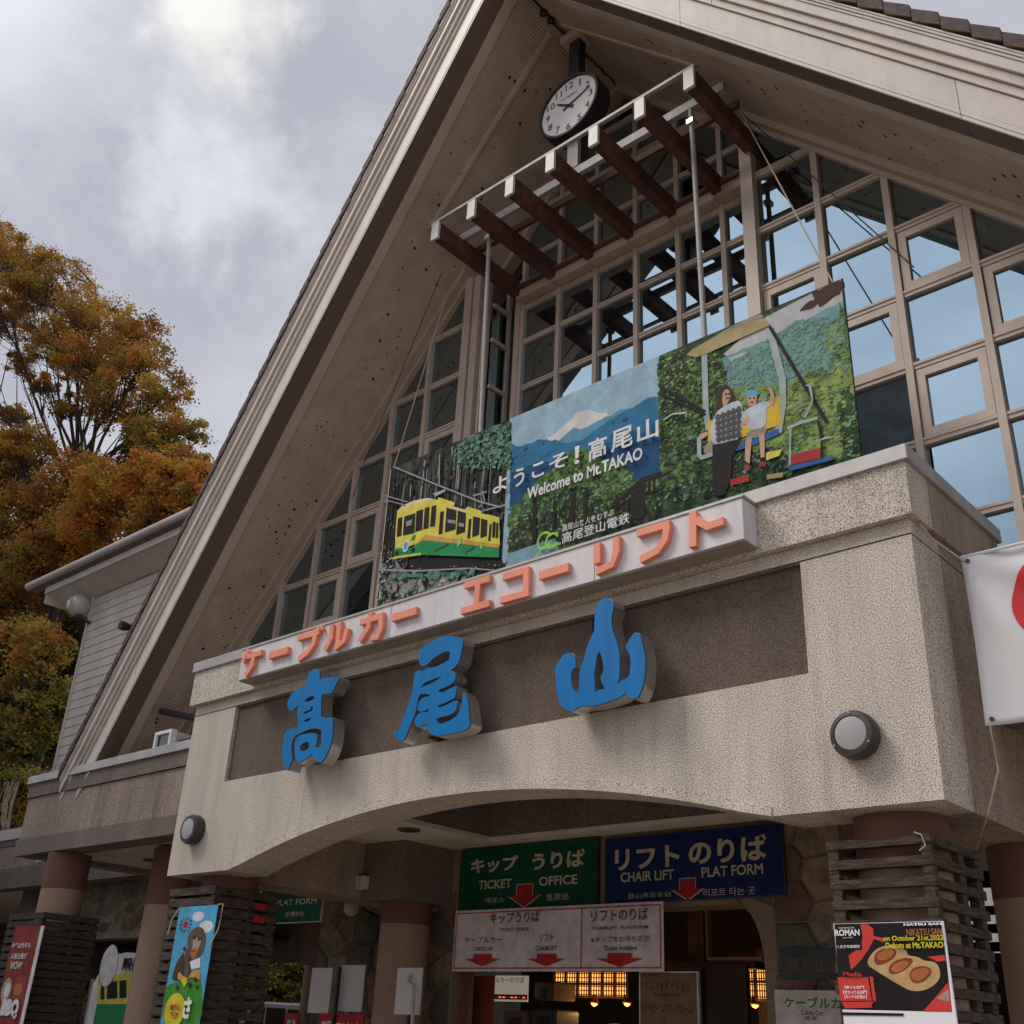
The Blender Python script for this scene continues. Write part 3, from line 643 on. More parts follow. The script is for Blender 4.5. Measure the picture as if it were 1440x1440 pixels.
# ---------------------------------------------------------------- sign box with orange letters
S = thing('sign_box', (-7.1, -.17, 5.3), 'long pale grey sign box with orange lettering on the portal parapet', 'sign')
SF = -.28
s0 = [(-10.494,5.476),(-10.461,5.125),(-3.841,5.131),(-3.831,5.475)]
zt_, zb_ = (s0[0][1]+s0[3][1])/2+.01, (s0[1][1]+s0[2][1])/2
xl_, xr_ = s0[1][0], s0[2][0]
XS = [xl_, -9.3, -7.9, -6.6, -5.3, xr_]
for a, b in zip(XS[:-1], XS[1:]): MB().box(a, b-.006, SF, -.075, zb_, zt_).build('panel', 'sign_grey', S, bevel=.004)
box('top_flashing', xl_-.01, xr_+.01, SF-.012, -.06, zt_+.001, zt_+.02, 'coping_metal', S)
box('underside', xl_+.01, xr_-.01, SF+.012, -.075, zb_-.012, zb_-.001, 'sign_under', S)
def stroke(pts, wd):
    a = []; b = []
    for i, p in enumerate(pts):
        q0, q1 = pts[max(i-1, 0)], pts[min(i+1, len(pts)-1)]; dx, dz = q1[0]-q0[0], q1[1]-q0[1]; l_ = (dx*dx+dz*dz)**.5 or 1
        a.append((p[0]-dz/l_*wd/2, p[1]+dx/l_*wd/2)); b.append((p[0]+dz/l_*wd/2, p[1]-dx/l_*wd/2))
    return a+b[::-1]
LET = [([(-10.28,5.45),(-10.365,5.318)], [(-10.283,5.374),(-10.011,5.365)], [(-10.154,5.364),(-10.164,5.242),(-10.261,5.137)]), ([(-9.854,5.29),(-9.517,5.313)],),
 ([(-9.363,5.405),(-8.991,5.417)], [(-9.056,5.421),(-9.07,5.289),(-9.154,5.206),(-9.302,5.156)], [(-9.04,5.465),(-9.007,5.42)], [(-8.975,5.462),(-8.942,5.415)]),
 ([(-8.791,5.44),(-8.774,5.291),(-8.859,5.174)], [(-8.671,5.452),(-8.654,5.166)], [(-8.692,5.164),(-8.558,5.216),(-8.524,5.348)]),
 ([(-8.322,5.358),(-8.002,5.39)], [(-8.008,5.407),(-7.986,5.235),(-8.024,5.154),(-8.125,5.164)], [(-8.174,5.451),(-8.181,5.294),(-8.301,5.161)]), ([(-7.828,5.315),(-7.475,5.319)],),
 ([(-6.827,5.427),(-6.501,5.424)], [(-6.649,5.419),(-6.659,5.165)], [(-6.847,5.17),(-6.482,5.175)]), ([(-6.337,5.387),(-6.02,5.403)], [(-6.05,5.419),(-6.04,5.133)], [(-6.346,5.17),(-6.011,5.167)]), ([(-5.892,5.293),(-5.556,5.31)],),
 ([(-5.245,5.447),(-5.242,5.254)], [(-5.037,5.447),(-5.037,5.315),(-5.081,5.207),(-5.251,5.182)]), ([(-4.825,5.422),(-4.498,5.425)], [(-4.522,5.414),(-4.547,5.293),(-4.623,5.212),(-4.793,5.177)]), ([(-4.273,5.463),(-4.283,5.156)], [(-4.249,5.388),(-4.141,5.297),(-3.994,5.303)])]
for st_ in LET:
    mb = MB()
    for i, q_ in enumerate(st_):
        wd = .07 if len(st_) > 1 else .085
        if len(st_) == 4 and i > 1: wd = .03
        q_ = [(x, z) for x, z in q_]
        if len(q_) == 2 and abs(q_[0][1]-q_[1][1]) < .25*abs(q_[0][0]-q_[1][0]): zm = (q_[0][1]+q_[1][1])/2; q_ = [(q_[0][0], zm), (q_[1][0], zm)]
        mb.prism(stroke(q_, wd), SF-.05-.0012*i, SF-.0005)
    mb.build('letter', 'orange_letter', S, bevel=.003)

# the three big blue characters
def bigchar(name, label, P, holes, yf=-.26, th=.145):
    t = thing(name, (sum(p[0] for p in P)/len(P), yf+th/2, P[0][1]), label, 'sign letter', 'three big blue characters on the dark panel')
    # face with holes: curve fill
    def curve(pad, ext, yy, mk, nm, par):
        c = bpy.data.curves.new('c', 'CURVE'); c.dimensions = '2D'; c.fill_mode = 'BOTH'; c.extrude = ext; c.resolution_u = 5
        for pts in [P]+holes:
            s = c.splines.new('BEZIER'); s.bezier_points.add(len(pts)-1); s.use_cyclic_u = True
            for i, (x, z) in enumerate(pts):
                bp = s.bezier_points[i]; bp.co = (x, z, 0)
                p0, p1 = pts[i-1], pts[(i+1) % len(pts)]; a = Vector((x-p0[0], z-p0[1])); b = Vector((p1[0]-x, p1[1]-z))
                sharp = a.length and b.length and a.normalized().dot(b.normalized()) < .55
                bp.handle_left_type = bp.handle_right_type = 'VECTOR' if sharp else 'AUTO'
        c.offset = pad
        o = bpy.data.objects.new('c', c); COL.objects.link(o); dg = bpy.context.evaluated_depsgraph_get(); dg.update()
        me = bpy.data.meshes.new_from_object(o.evaluated_get(dg)); bpy.data.objects.remove(o); bpy.data.curves.remove(c); o0 = wloc(par)
        for v in me.vertices: v.co = (v.co.x-o0.x, yy-v.co.z-o0.y, v.co.y-o0.z)
        me.materials.clear(); me.materials.append(M(mk)); ob = bpy.data.objects.new(nm, me); COL.objects.link(ob); ob.parent = par; return ob
    curve(0, th/2-.004, yf+th/2+.004, 'steel', 'side_wall', t)
    curve(-.002, .002, yf-.003, 'blue_letter', 'face', t)
    for x, z in ((P[0][0], P[0][1]-.35), (P[0][0]+.1, P[0][1]-.8)): MB().tube([(x, yf+th-.01, z), (x, .05, z)], .02, 6).build('standoff', 'steel_dark', t)
bigchar('blue_character', 'leftmost blue brush character 高 with dark slits, steel sided', [(-9.077,5.026),(-9.005,4.999),(-8.974,4.969),(-8.962,4.894),(-8.83,4.888),(-8.65,4.864),(-8.64,4.834),(-8.68,4.779),(-8.724,4.709),(-8.795,4.705),(-8.884,4.716),(-8.886,4.671),(-8.86,4.479),(-8.791,4.458),(-8.674,4.438),(-8.655,4.407),(-8.634,4.281),(-8.639,4.174),(-8.678,4.08),(-8.728,4.015),(-8.78,3.992),(-8.826,4.013),(-8.884,4.056),(-8.95,4.096),(-8.979,4.063),(-9.043,4.057),(-9.098,4.041),(-9.138,4.025),(-9.189,4.068),(-9.237,4.177),(-9.243,4.271),(-9.2,4.317),(-9.085,4.329),(-8.966,4.322),(-8.9,4.295),(-8.871,4.24),(-8.886,4.169),(-8.84,4.156),(-8.804,4.168),(-8.827,4.331),(-8.901,4.357),(-9.018,4.364),(-9.162,4.346),(-9.266,4.312),(-9.292,4.259),(-9.283,4.183),(-9.252,4.087),(-9.271,4.025),(-9.287,3.973),(-9.345,3.987),(-9.403,4.077),(-9.448,4.176),(-9.454,4.27),(-9.444,4.364),(-9.424,4.409),(-9.38,4.42),(-9.251,4.413),(-9.242,4.478),(-9.276,4.588),(-9.276,4.66),(-9.342,4.627),(-9.393,4.617),(-9.446,4.648),(-9.475,4.711),(-9.455,4.761),(-9.414,4.818),(-9.327,4.843),(-9.195,4.865),(-9.18,4.902),(-9.179,4.97),(-9.135,5.012)],
        [[(-9.163,4.694),(-9.12,4.718),(-9.022,4.723),(-9.019,4.687),(-9.097,4.68),(-9.15,4.681)], [(-9.161,4.557),(-9.135,4.572),(-9.062,4.58),(-9.04,4.614),(-9.017,4.606),(-9.022,4.564),(-9.087,4.555),(-9.152,4.549)], [(-9.139,4.471),(-9.116,4.481),(-9.032,4.489),(-9.031,4.468),(-9.112,4.462)], [(-9.145,4.195),(-9.115,4.226),(-9.01,4.231),(-8.997,4.174),(-9.049,4.155),(-9.122,4.158)]])
bigchar('blue_character', 'middle blue brush character 尾 with long left stroke', [(-7.467,4.895),(-7.417,4.939),(-7.31,4.977),(-7.191,4.998),(-7.095,4.999),(-6.986,4.972),(-6.912,4.943),(-6.862,4.902),(-6.864,4.824),(-6.877,4.749),(-6.9,4.693),(-6.954,4.652),(-6.988,4.638),(-6.938,4.606),(-6.922,4.561),(-6.942,4.522),(-7.042,4.486),(-7.112,4.478),(-7.134,4.469),(-7.108,4.448),(-7.039,4.456),(-6.909,4.481),(-6.899,4.439),(-6.915,4.362),(-7.027,4.338),(-7.13,4.323),(-7.117,4.31),(-7.002,4.32),(-6.912,4.339),(-6.879,4.327),(-6.877,4.269),(-6.913,4.225),(-6.98,4.21),(-7.083,4.207),(-7.138,4.2),(-7.101,4.156),(-7.008,4.156),(-6.919,4.176),(-6.86,4.209),(-6.836,4.254),(-6.82,4.318),(-6.821,4.392),(-6.799,4.401),(-6.761,4.35),(-6.731,4.263),(-6.703,4.137),(-6.691,4.095),(-6.718,4.058),(-6.794,4.037),(-6.928,4.035),(-7.064,4.033),(-7.159,4.054),(-7.221,4.087),(-7.256,4.134),(-7.264,4.172),(-7.313,4.163),(-7.371,4.154),(-7.411,4.181),(-7.427,4.234),(-7.404,4.273),(-7.376,4.29),(-7.256,4.291),(-7.249,4.307),(-7.378,4.307),(-7.405,4.333),(-7.399,4.383),(-7.373,4.42),(-7.321,4.438),(-7.251,4.435),(-7.275,4.453),(-7.383,4.473),(-7.4,4.452),(-7.417,4.351),(-7.436,4.286),(-7.474,4.207),(-7.513,4.127),(-7.542,4.072),(-7.588,4.052),(-7.641,4.077),(-7.697,4.123),(-7.716,4.155),(-7.636,4.178),(-7.597,4.258),(-7.55,4.372),(-7.51,4.487),(-7.493,4.598),(-7.493,4.677),(-7.476,4.714),(-7.427,4.714),(-7.383,4.703),(-7.329,4.719),(-7.232,4.714),(-7.126,4.726),(-7.028,4.753),(-7.024,4.824),(-7.078,4.837),(-7.195,4.813),(-7.253,4.795),(-7.31,4.759),(-7.382,4.747),(-7.433,4.786)],
        [[(-7.381,4.54),(-7.348,4.569),(-7.242,4.59),(-7.113,4.6),(-7.169,4.576),(-7.286,4.554)]])
bigchar('blue_character', 'rightmost blue brush character 山, tallest stroke pointing up', [(-5.227,4.953),(-5.195,4.954),(-5.153,4.936),(-5.111,4.891),(-5.104,4.85),(-5.119,4.798),(-5.128,4.738),(-5.118,4.666),(-5.095,4.592),(-5.068,4.525),(-5.049,4.453),(-5.042,4.377),(-5.044,4.295),(-5.05,4.222),(-5.066,4.187),(-5.031,4.204),(-4.956,4.232),(-4.943,4.285),(-4.939,4.358),(-4.956,4.428),(-4.985,4.479),(-4.969,4.513),(-4.925,4.565),(-4.894,4.588),(-4.854,4.566),(-4.824,4.5),(-4.803,4.421),(-4.789,4.337),(-4.796,4.229),(-4.81,4.145),(-4.84,4.078),(-4.866,4.043),(-4.905,4.038),(-4.952,4.057),(-4.989,4.094),(-5.031,4.073),(-5.127,4.055),(-5.271,4.041),(-5.473,4.05),(-5.519,4.031),(-5.585,4.049),(-5.644,4.087),(-5.685,4.162),(-5.708,4.258),(-5.716,4.352),(-5.726,4.44),(-5.687,4.488),(-5.639,4.534),(-5.586,4.544),(-5.537,4.527),(-5.505,4.478),(-5.501,4.399),(-5.533,4.382),(-5.547,4.338),(-5.54,4.276),(-5.52,4.219),(-5.485,4.176),(-5.466,4.21),(-5.464,4.271),(-5.461,4.346),(-5.435,4.418),(-5.408,4.483),(-5.39,4.549),(-5.345,4.634),(-5.313,4.69),(-5.31,4.768),(-5.301,4.854),(-5.279,4.912)],
        [[(-5.254,4.494),(-5.235,4.45),(-5.216,4.379),(-5.215,4.311),(-5.238,4.269),(-5.228,4.223),(-5.193,4.167),(-5.245,4.166),(-5.293,4.161),(-5.292,4.226),(-5.302,4.303),(-5.289,4.377),(-5.277,4.451)]])

# round bulkhead lamps
for x, lb in ((-3.2, 'large round bulkhead lamp at the right end of the portal'), (-11.23, 'small looking round bulkhead lamp at the left end of the portal')):
    t = thing('bulkhead_lamp', (x, 0, 3.56), lb, 'wall lamp', 'bulkhead lamps on the portal'); c = (x, 0, 3.56)
    MB().lathe([(.155, -.001), (.165, -.03), (.165, -.1), (.15, -.13), (.122, -.134), (.12, -.12)], c, 'Y', 40).build('housing', 'steel_dark', t, smooth=True)
    MB().lathe([(.121, -.118), (.112, -.135), (.08, -.142), (.03, -.146), (.001, -.147)], c, 'Y', 36).build('lens', 'lamp_lens', t, smooth=True)
    for k in range(3):
        a = math.pi/2+k*2.094; MB().lathe([(.006, -.131), (.006, -.137)], (x+.142*math.cos(a), 0, 3.56+.142*math.sin(a)), 'Y', 8).build('screw', 'steel', t)

# clock
CK = thing('station_clock', (-7.02, 1.2, 12.95), 'round white faced clock in a deep black case under the gable peak', 'clock')
cc = (-7.02, 1.2, 12.98); RC = .475
MB().lathe([(RC+.045, .24), (RC+.05, .02), (RC+.035, -.03), (RC, -.03), (RC, .0)], cc, 'Y', 48).build('case', 'black', CK, smooth=True)
MB().lathe([(RC, -.001), (RC, .02)], cc, 'Y', 48).build('dial', 'white_plain', CK)
for k in range(12):
    a = math.radians(90-30*(k+1)); x, z = cc[0]+.37*math.cos(a), cc[2]+.37*math.sin(a); s_ = str(k+1); hw = {1: .012 if s_ == '1' else .036, 2: .05 if s_ == '11' else .068}[len(s_)]
    text('numeral', s_, (x-hw, z-.055), (x+hw, z+.055), cc[1]-.006, 'black', CK)
text('maker_name', 'CITIZEN', (cc[0]-.13, cc[2]+.16), (cc[0]+.13, cc[2]+.2), cc[1]-.006, 'steel_dark', CK)
def hand(ang, ln, wd, nm, back=.1, mk='black'):
    d = Vector((math.sin(ang), 0, math.cos(ang))); p = Vector((d.z, 0, -d.x)); o_ = Vector((cc[0], cc[1]-.012, cc[2]))
    P = [o_-d*back-p*wd, o_-d*back+p*wd, o_+d*ln+p*wd*.5, o_+d*ln-p*wd*.5]; MB().prism([(v.x, v.z) for v in P], cc[1]-.016, cc[1]-.009).build(nm, mk, CK)
hand(math.radians(306), .25, .022, 'hour_hand'); hand(math.radians(72), .38, .014, 'minute_hand', .1)
box('hanger', cc[0]-.09, cc[0]+.09, 1.27, 1.42, cc[2]+RC, 14.36, 'black', CK); box('hanger_bracket', cc[0]-.2, cc[0]+.16, 1.2, 1.48, 14.3, 14.44, 'trim', CK)
box('foot', cc[0]-.09, cc[0]+.09, 1.3, 1.36, 11.95, cc[2]-RC, 'galvanised', CK); box('foot_side', cc[0]+.05, cc[0]+.1, 1.361, 1.5, 11.95, cc[2]-RC, 'steel_dark', CK)

# ---------------------------------------------------------------- the big banner
BY = 1.35
for k_, a_, b_, sc_, lo_, hi_ in (('pr_trunks', (.008, .006, .005), (.11, .1, .09), 6, .42, .72), ('pr_leaf', (.022, .055, .016), (.16, .3, .08), 11, .38, .7), ('pr_leafdark', (.008, .02, .009), (.06, .13, .05), 10, .4, .7), ('pr_leafblue', (.02, .07, .045), (.15, .32, .22), 11, .38, .66),
                        ('pr_hill', (.1, .21, .175), (.18, .33, .27), 9, .36, .64), ('pr_hillfar', (.12, .26, .29), (.19, .34, .36), 6, .35, .65), ('pr_rock', (.008, .01, .009), (.4, .42, .38), 10, .42, .64), ('pr_yleaf', (.09, .15, .035), (.3, .4, .12), 10, .36, .66)):
    mat(k_, a_, .6, spec=.1, col2=b_, scale=sc_, lo=lo_, hi=hi_, detail=12, sx=(1, 1, .22) if k_ == 'pr_trunks' else (1, 1, 1))
for k_, c_ in (('pr_sky', (.3, .46, .57)), ('pr_skyw', (.46, .47, .49)), ('pr_fuji', (.62, .6, .62)), ('pr_mt1', (.1, .29, .44)), ('pr_mt2', (.025, .17, .33)), ('pr_mt3', (.01, .075, .2)), ('pr_yellow', (.72, .62, .1)), ('pr_cream', (.72, .62, .45)), ('pr_orange', (.62, .34, .08)),
               ('pr_green', (.02, .27, .09)), ('pr_lime', (.3, .62, .1)), ('pr_white', (.75, .75, .76)), ('pr_black', (.02, .018, .018)), ('pr_grey', (.3, .33, .34)), ('pr_dgrey', (.09, .09, .095)), ('pr_skin', (.55, .33, .24)), ('pr_hair', (.06, .03, .022)),
               ('pr_roof', (.4, .32, .16)), ('pr_steel', (.36, .44, .45)), ('pr_seat', (.66, .45, .04)), ('pr_blue', (.04, .12, .35)), ('pr_cap', (.1, .35, .55)), ('pr_khaki', (.3, .27, .19)), ('pr_red', (.4, .04, .04)), ('pr_platform', (.2, .36, .43)), ('pr_shirt', (.5, .56, .62))):
    mat(k_, tuple(v*.82 for v in c_), .6, spec=.1, col2=tuple(v*1.1 for v in c_), scale=7, detail=8, stain=.1)
def rough(layers):
    r_ = random.Random(3); out_ = []
    for mk, pts in layers:
        if mk in ('pr_leaf', 'pr_leafdark', 'pr_leafblue', 'pr_yleaf', 'pr_rock', 'pr_hill', 'pr_hillfar', 'pr_trunks', 'pr_mt2', 'pr_mt3', 'pr_mt1', 'pr_fuji') or (mk == 'pr_hair' and len(pts) > 9):
            st, am = (.05, .035) if 'leaf' in mk or mk in ('pr_rock', 'pr_hair') else (.07, .014)
            q_ = []
            for i in range(len(pts)):
                a, b = pts[i], pts[(i+1) % len(pts)]; l_ = math.hypot(b[0]-a[0], b[1]-a[1]); n = max(1, int(l_/st))
                for k in range(n): t_ = k/n; q_.append((min(x3_, max(x0_, a[0]+(b[0]-a[0])*t_+r_.uniform(-am, am))), min(BT-.004, max(BBt, a[1]+(b[1]-a[1])*t_+r_.uniform(-am, am)))))
            pts = q_
        out_.append((mk, pts))
    return out_
BN = thing('welcome_banner', (-6.7, BY, 6.1), 'wide photo banner with yellow cable car, mountain view and chairlift riders', 'banner')
bt = [(-10.123,8.473),(-7.95,8.477),(-5.717,8.401),(-3.553,8.467)]
BT = 8.465; BBt = 6.15; x0_, x1_, x2_, x3_ = -10.125, bt[1][0], bt[2][0], -3.545
bm_ = bmesh.new()
mb = MB(); nxx = 60
for i in range(nxx):
    xa, xb = x0_+(x3_-x0_)*i/nxx, x0_+(x3_-x0_)*(i+1)/nxx; mb.box(xa, xb, BY, BY+.012, BBt, BT)
mb.build('cloth', 'pr_white', BN, fix=True)
base = [('pr_trunks', rectpts((x0_, BBt), (x1_, BT))), ('pr_sky', rectpts((x1_, BBt), (x2_, BT))), ('pr_leafdark', rectpts((x2_, BBt), (x3_, BT)))]
picture('printed_ground', BY, base, BN)
Q = 'Y1.35'
L1 = [('pr_leafblue', [(-8.231,8.439),(-7.93,8.407),(-7.88,7.753),(-8.026,7.784),(-8.204,8.074),(-8.375,8.199)]), ('pr_leafdark', [(-9.282,8.366),(-8.936,8.39),(-8.433,8.407),(-8.268,7.862),(-9.262,8.184)]), ('pr_leafblue', [(-8.927,8.3),(-8.729,8.459),(-8.59,8.436),(-8.538,8.186),(-8.646,8.001),(-8.882,8.061)]),
 ('pr_rock', [(-10.16,7.077),(-10.112,7.328),(-9.786,7.089),(-9.317,6.864),(-8.394,6.604),(-7.867,6.527),(-7.831,6.222),(-8.344,6.017),(-10.101,6.399)]),
 ('pr_black', [(-9.829,7.1),(-9.376,7.028),(-7.976,6.623),(-7.857,6.362),(-9.542,6.773),(-9.769,6.963)]),
 ('pr_leafblue', [(-9.856,6.849),(-8.948,6.656),(-8.387,6.526),(-8.382,6.462),(-8.94,6.583),(-9.848,6.787)]),
 ('pr_grey', [(-10.125,6.984),(-9.346,6.78),(-8.483,6.598),(-8.033,6.459),(-8.032,6.445),(-8.481,6.578),(-9.343,6.756),(-10.122,6.96)]),
 ('pr_yellow', [(-9.876,7.751),(-9.778,7.802),(-9.572,7.812),(-9.303,7.771),(-9.115,7.684),(-9.099,7.718),(-8.803,7.56),(-8.798,7.513),(-8.846,7.52),(-8.609,7.398),(-8.556,7.427),(-8.316,7.298),(-8.313,7.261),(-8.193,7.212),(-8.01,7.123),(-7.976,6.748),(-9.282,7.236),(-9.314,7.177),(-9.834,7.139),(-9.868,7.465)]),
 ('pr_cream', [(-9.852,7.728),(-9.755,7.788),(-9.55,7.801),(-9.303,7.768),(-9.126,7.69),(-9.299,7.731),(-9.546,7.765),(-9.728,7.74)]), ('pr_cream', [(-8.846,7.52),(-8.609,7.401),(-8.577,7.359),(-8.843,7.489)]),
 ('pr_orange', [(-9.282,7.243),(-7.986,6.767),(-7.983,6.722),(-9.294,7.171),(-9.49,7.148)]),
 ('pr_green', [(-9.315,7.18),(-7.983,6.724),(-7.977,6.596),(-9.31,6.974),(-9.836,7.079),(-9.86,7.207),(-9.527,7.128)]), ('pr_yellow', [(-9.888,7.077),(-9.827,7.084),(-9.334,7.01),(-9.33,6.979),(-9.76,7.044),(-9.863,7.051)])]
for q_ in ([(-9.843,7.631),(-9.755,7.63),(-9.739,7.352),(-9.831,7.359)], [(-9.723,7.625),(-9.506,7.613),(-9.491,7.323),(-9.714,7.349)], [(-9.493,7.632),(-9.367,7.632),(-9.348,7.33),(-9.481,7.336)], [(-9.338,7.638),(-9.247,7.627),(-9.232,7.32),(-9.332,7.33)], [(-9.213,7.623),(-9.122,7.617),(-9.115,7.318),(-9.208,7.329)],
           [(-9.04,7.496),(-8.974,7.486),(-8.968,7.172),(-9.038,7.18)], [(-8.933,7.523),(-8.747,7.431),(-8.741,7.169),(-8.926,7.176)], [(-8.723,7.419),(-8.576,7.344),(-8.571,7.086),(-8.72,7.09)], [(-8.521,7.243),(-8.473,7.238),(-8.476,6.98),(-8.52,6.984)], [(-8.449,7.263),(-8.327,7.206),(-8.327,6.983),(-8.44,6.982)],
           [(-8.308,7.194),(-8.201,7.138),(-8.198,6.934),(-8.301,6.933)], [(-8.161,7.073),(-8.126,7.07),(-8.131,6.852),(-8.166,6.854)], [(-8.11,7.094),(-8.063,7.078),(-8.059,6.875),(-8.105,6.887)], [(-8.05,7.063),(-8.014,7.05),(-8.009,6.854),(-8.044,6.864)]):
    L1.append(('pr_black', q_))
L1 += [('pr_grey', [(-9.67,7.535),(-9.558,7.534),(-9.558,7.457),(-9.661,7.462)]), ('pr_grey', [(-8.896,7.346),(-8.748,7.29),(-8.748,7.245),(-8.882,7.297)]), ('pr_grey', [(-8.688,7.243),(-8.591,7.201),(-8.596,7.158),(-8.687,7.198)]),
 ('pr_white', [(x, z) for x, z in disc(*[(-9.629,7.18)][0], .058, .085)]), ('pr_cap', disc(*[(-9.629,7.18)][0], .038, .06)),
 ('pr_green', [(-9.54,7.23),(-9.518,7.292),(-9.458,7.299),(-9.481,7.236)]), ('pr_lime', [(-8.684,6.906),(-8.675,7.005),(-8.623,7.049),(-8.623,6.948)]), ('pr_lime', [(-8.295,6.804),(-8.302,6.898),(-8.253,6.835),(-8.248,6.77)]),
 ('pr_black', disc(*[(-9.795,7.125)][0], .03)), ('pr_black', disc(*[(-9.482,7.086)][0], .03)),
 ('pr_dgrey', [(-9.097,6.978),(-8.853,7.009),(-8.832,6.992),(-9.086,6.964)]), ('pr_dgrey', [(-8.556,6.808),(-8.397,6.852),(-8.384,6.834),(-8.545,6.795)]),
 ('pr_steel', [(-9.206,7.797),(-8.99,7.793),(-8.958,7.767),(-9.141,7.738),(-9.164,7.768)])]
def stroke(pts, wd):
    a = []; b = []
    for i, p in enumerate(pts):
        q0, q1 = pts[max(i-1, 0)], pts[min(i+1, len(pts)-1)]; dx, dz = q1[0]-q0[0], q1[1]-q0[1]; l_ = (dx*dx+dz*dz)**.5 or 1
        a.append((p[0]-dz/l_*wd/2, p[1]+dx/l_*wd/2)); b.append((p[0]+dz/l_*wd/2, p[1]-dx/l_*wd/2))
    return a+b[::-1]
for q_, wd in (([(-10.036,8.461),(-9.097,7.88),(-8.335,7.421),(-7.984,7.245)], .02), ([(-10.154,8.06),(-9.676,7.82)], .014), ([(-10.144,7.991),(-9.713,7.783)], .012), ([(-9.137,8.353),(-9.097,7.88)], .02), ([(-8.27,7.285),(-7.897,7.255)], .02), ([(-8.464,7.541),(-8.235,7.531)], .02),
               ([(-8.31,7.569),(-8.262,7.414),(-8.347,7.351)], .018), ([(-8.665,7.61),(-8.661,7.458)], .015)):
    L1.append(('pr_grey', stroke(q_, wd)))
ib = [i_ for i_, l_ in enumerate(L1) if l_[0] == 'pr_yellow'][0]
picture('forest_print', BY, rough(L1[:ib-2]), BN, 6)
trees_ = rectpts((x0_+.02, 6.9), (x1_-.01, BT-.01)); tk = []
r_ = random.Random(31)
for k in range(46):
    x = r_.uniform(x0_+.05, x1_-.05); z1 = r_.uniform(7.7, BT-.02); tk.append((r_.choice(['pr_dgrey', 'pr_grey', 'pr_black', 'pr_black', 'pr_trunks']), stroke([(x, z1), (x+r_.uniform(-.05, .05), (z1+6.9)/2), (x+r_.uniform(-.06, .06), r_.uniform(6.9, 7.3))], r_.uniform(.008, .028))))
picture('trunk_print', BY, tk, BN, 16)
rk_ = [(-10.16,7.077),(-10.112,7.328),(-9.786,7.089),(-9.317,6.864),(-8.394,6.604),(-7.867,6.527),(-7.831,6.222),(-8.344,6.017),(-10.101,6.399)]
gr_ = [(-8.927,8.3),(-8.729,8.459),(-8.59,8.436),(-8.316,8.486),(-7.93,8.407),(-7.88,7.753),(-8.026,7.784),(-8.687,7.998)]
dabs('leaf_flecks', BY, [(trees_, 260, ['pr_black', 'pr_dgrey', 'pr_trunks', 'pr_leafdark'], .01, .035, 1.6), (gr_, 900, ['pr_leafblue', 'pr_leafdark', 'pr_hill', 'pr_leafblue'], .012, .04, .8), (rk_, 700, ['pr_grey', 'pr_skyw', 'pr_black', 'pr_dgrey', 'pr_rock'], .01, .035, .6)], BN, .0195, 4)
picture('cable_car_print', BY, rough(L1[ib-2:]), BN, 84)
L2 = [('pr_fuji', [(-7.356,7.953),(-7.122,8.028),(-6.97,8.112),(-6.895,8.163),(-6.762,8.157),(-6.61,8.066),(-6.407,7.974),(-6.553,7.926),(-6.738,7.908),(-6.926,7.907),(-7.117,7.871)]),
 ('pr_mt1', [(-7.137,7.877),(-6.928,7.959),(-6.737,7.891),(-6.553,7.943),(-6.371,7.944),(-6.281,7.961),(-6.052,7.926),(-6.018,7.716),(-6.733,7.67),(-7.115,7.819)]),
 ('pr_mt2', [(-7.905,8.09),(-7.722,8.001),(-7.458,8.006),(-7.196,7.898),(-7.038,7.809),(-6.809,7.764),(-6.643,7.824),(-6.407,7.89),(-6.192,7.936),(-6.017,7.937),(-5.895,7.982),(-5.776,7.973),(-5.726,7.934),(-5.718,6.892),(-7.88,7.536)]),
 ('pr_mt3', [(-7.89,7.696),(-7.644,7.686),(-7.444,7.706),(-7.184,7.587),(-6.914,7.465),(-6.368,7.513),(-6.019,7.49),(-5.726,7.42),(-5.722,6.683),(-7.867,7.157)]),
 ('pr_leaf', [(-7.871,7.226),(-7.7,7.243),(-7.53,7.427),(-7.335,7.467),(-7.183,7.553),(-7.034,7.672),(-6.92,7.667),(-6.77,7.666),(-6.638,7.539),(-6.438,7.374),(-6.261,7.316),(-6.123,7.207),(-6.056,6.998),(-5.889,6.977),(-5.724,7.016),(-5.718,6.461),(-6.36,6.417),(-7.253,6.423),(-7.853,6.464)]),
 ('pr_leafdark', [(-7.84,6.9),(-7.676,7.169),(-7.442,7.232),(-7.169,7.183),(-6.907,7.2),(-6.63,7.067),(-6.451,6.902),(-6.26,6.906),(-6.107,6.952),(-5.712,6.785),(-5.718,6.432),(-6.533,6.464),(-7.448,6.552),(-7.85,6.576)]),
 ('pr_trunks', [(-7.856,6.822),(-7.424,6.866),(-7.085,6.93),(-6.895,6.781),(-6.537,6.803),(-6.192,6.732),(-5.714,6.681),(-5.715,6.445),(-6.36,6.447),(-7.842,6.606)]),
 ('pr_platform', [(-7.863,6.62),(-7.149,6.63),(-7.106,6.478),(-7.861,6.434)]), ('pr_platform', [(-7.852,6.609),(-7.851,6.431),(-7.067,6.406),(-7.108,6.525)])]
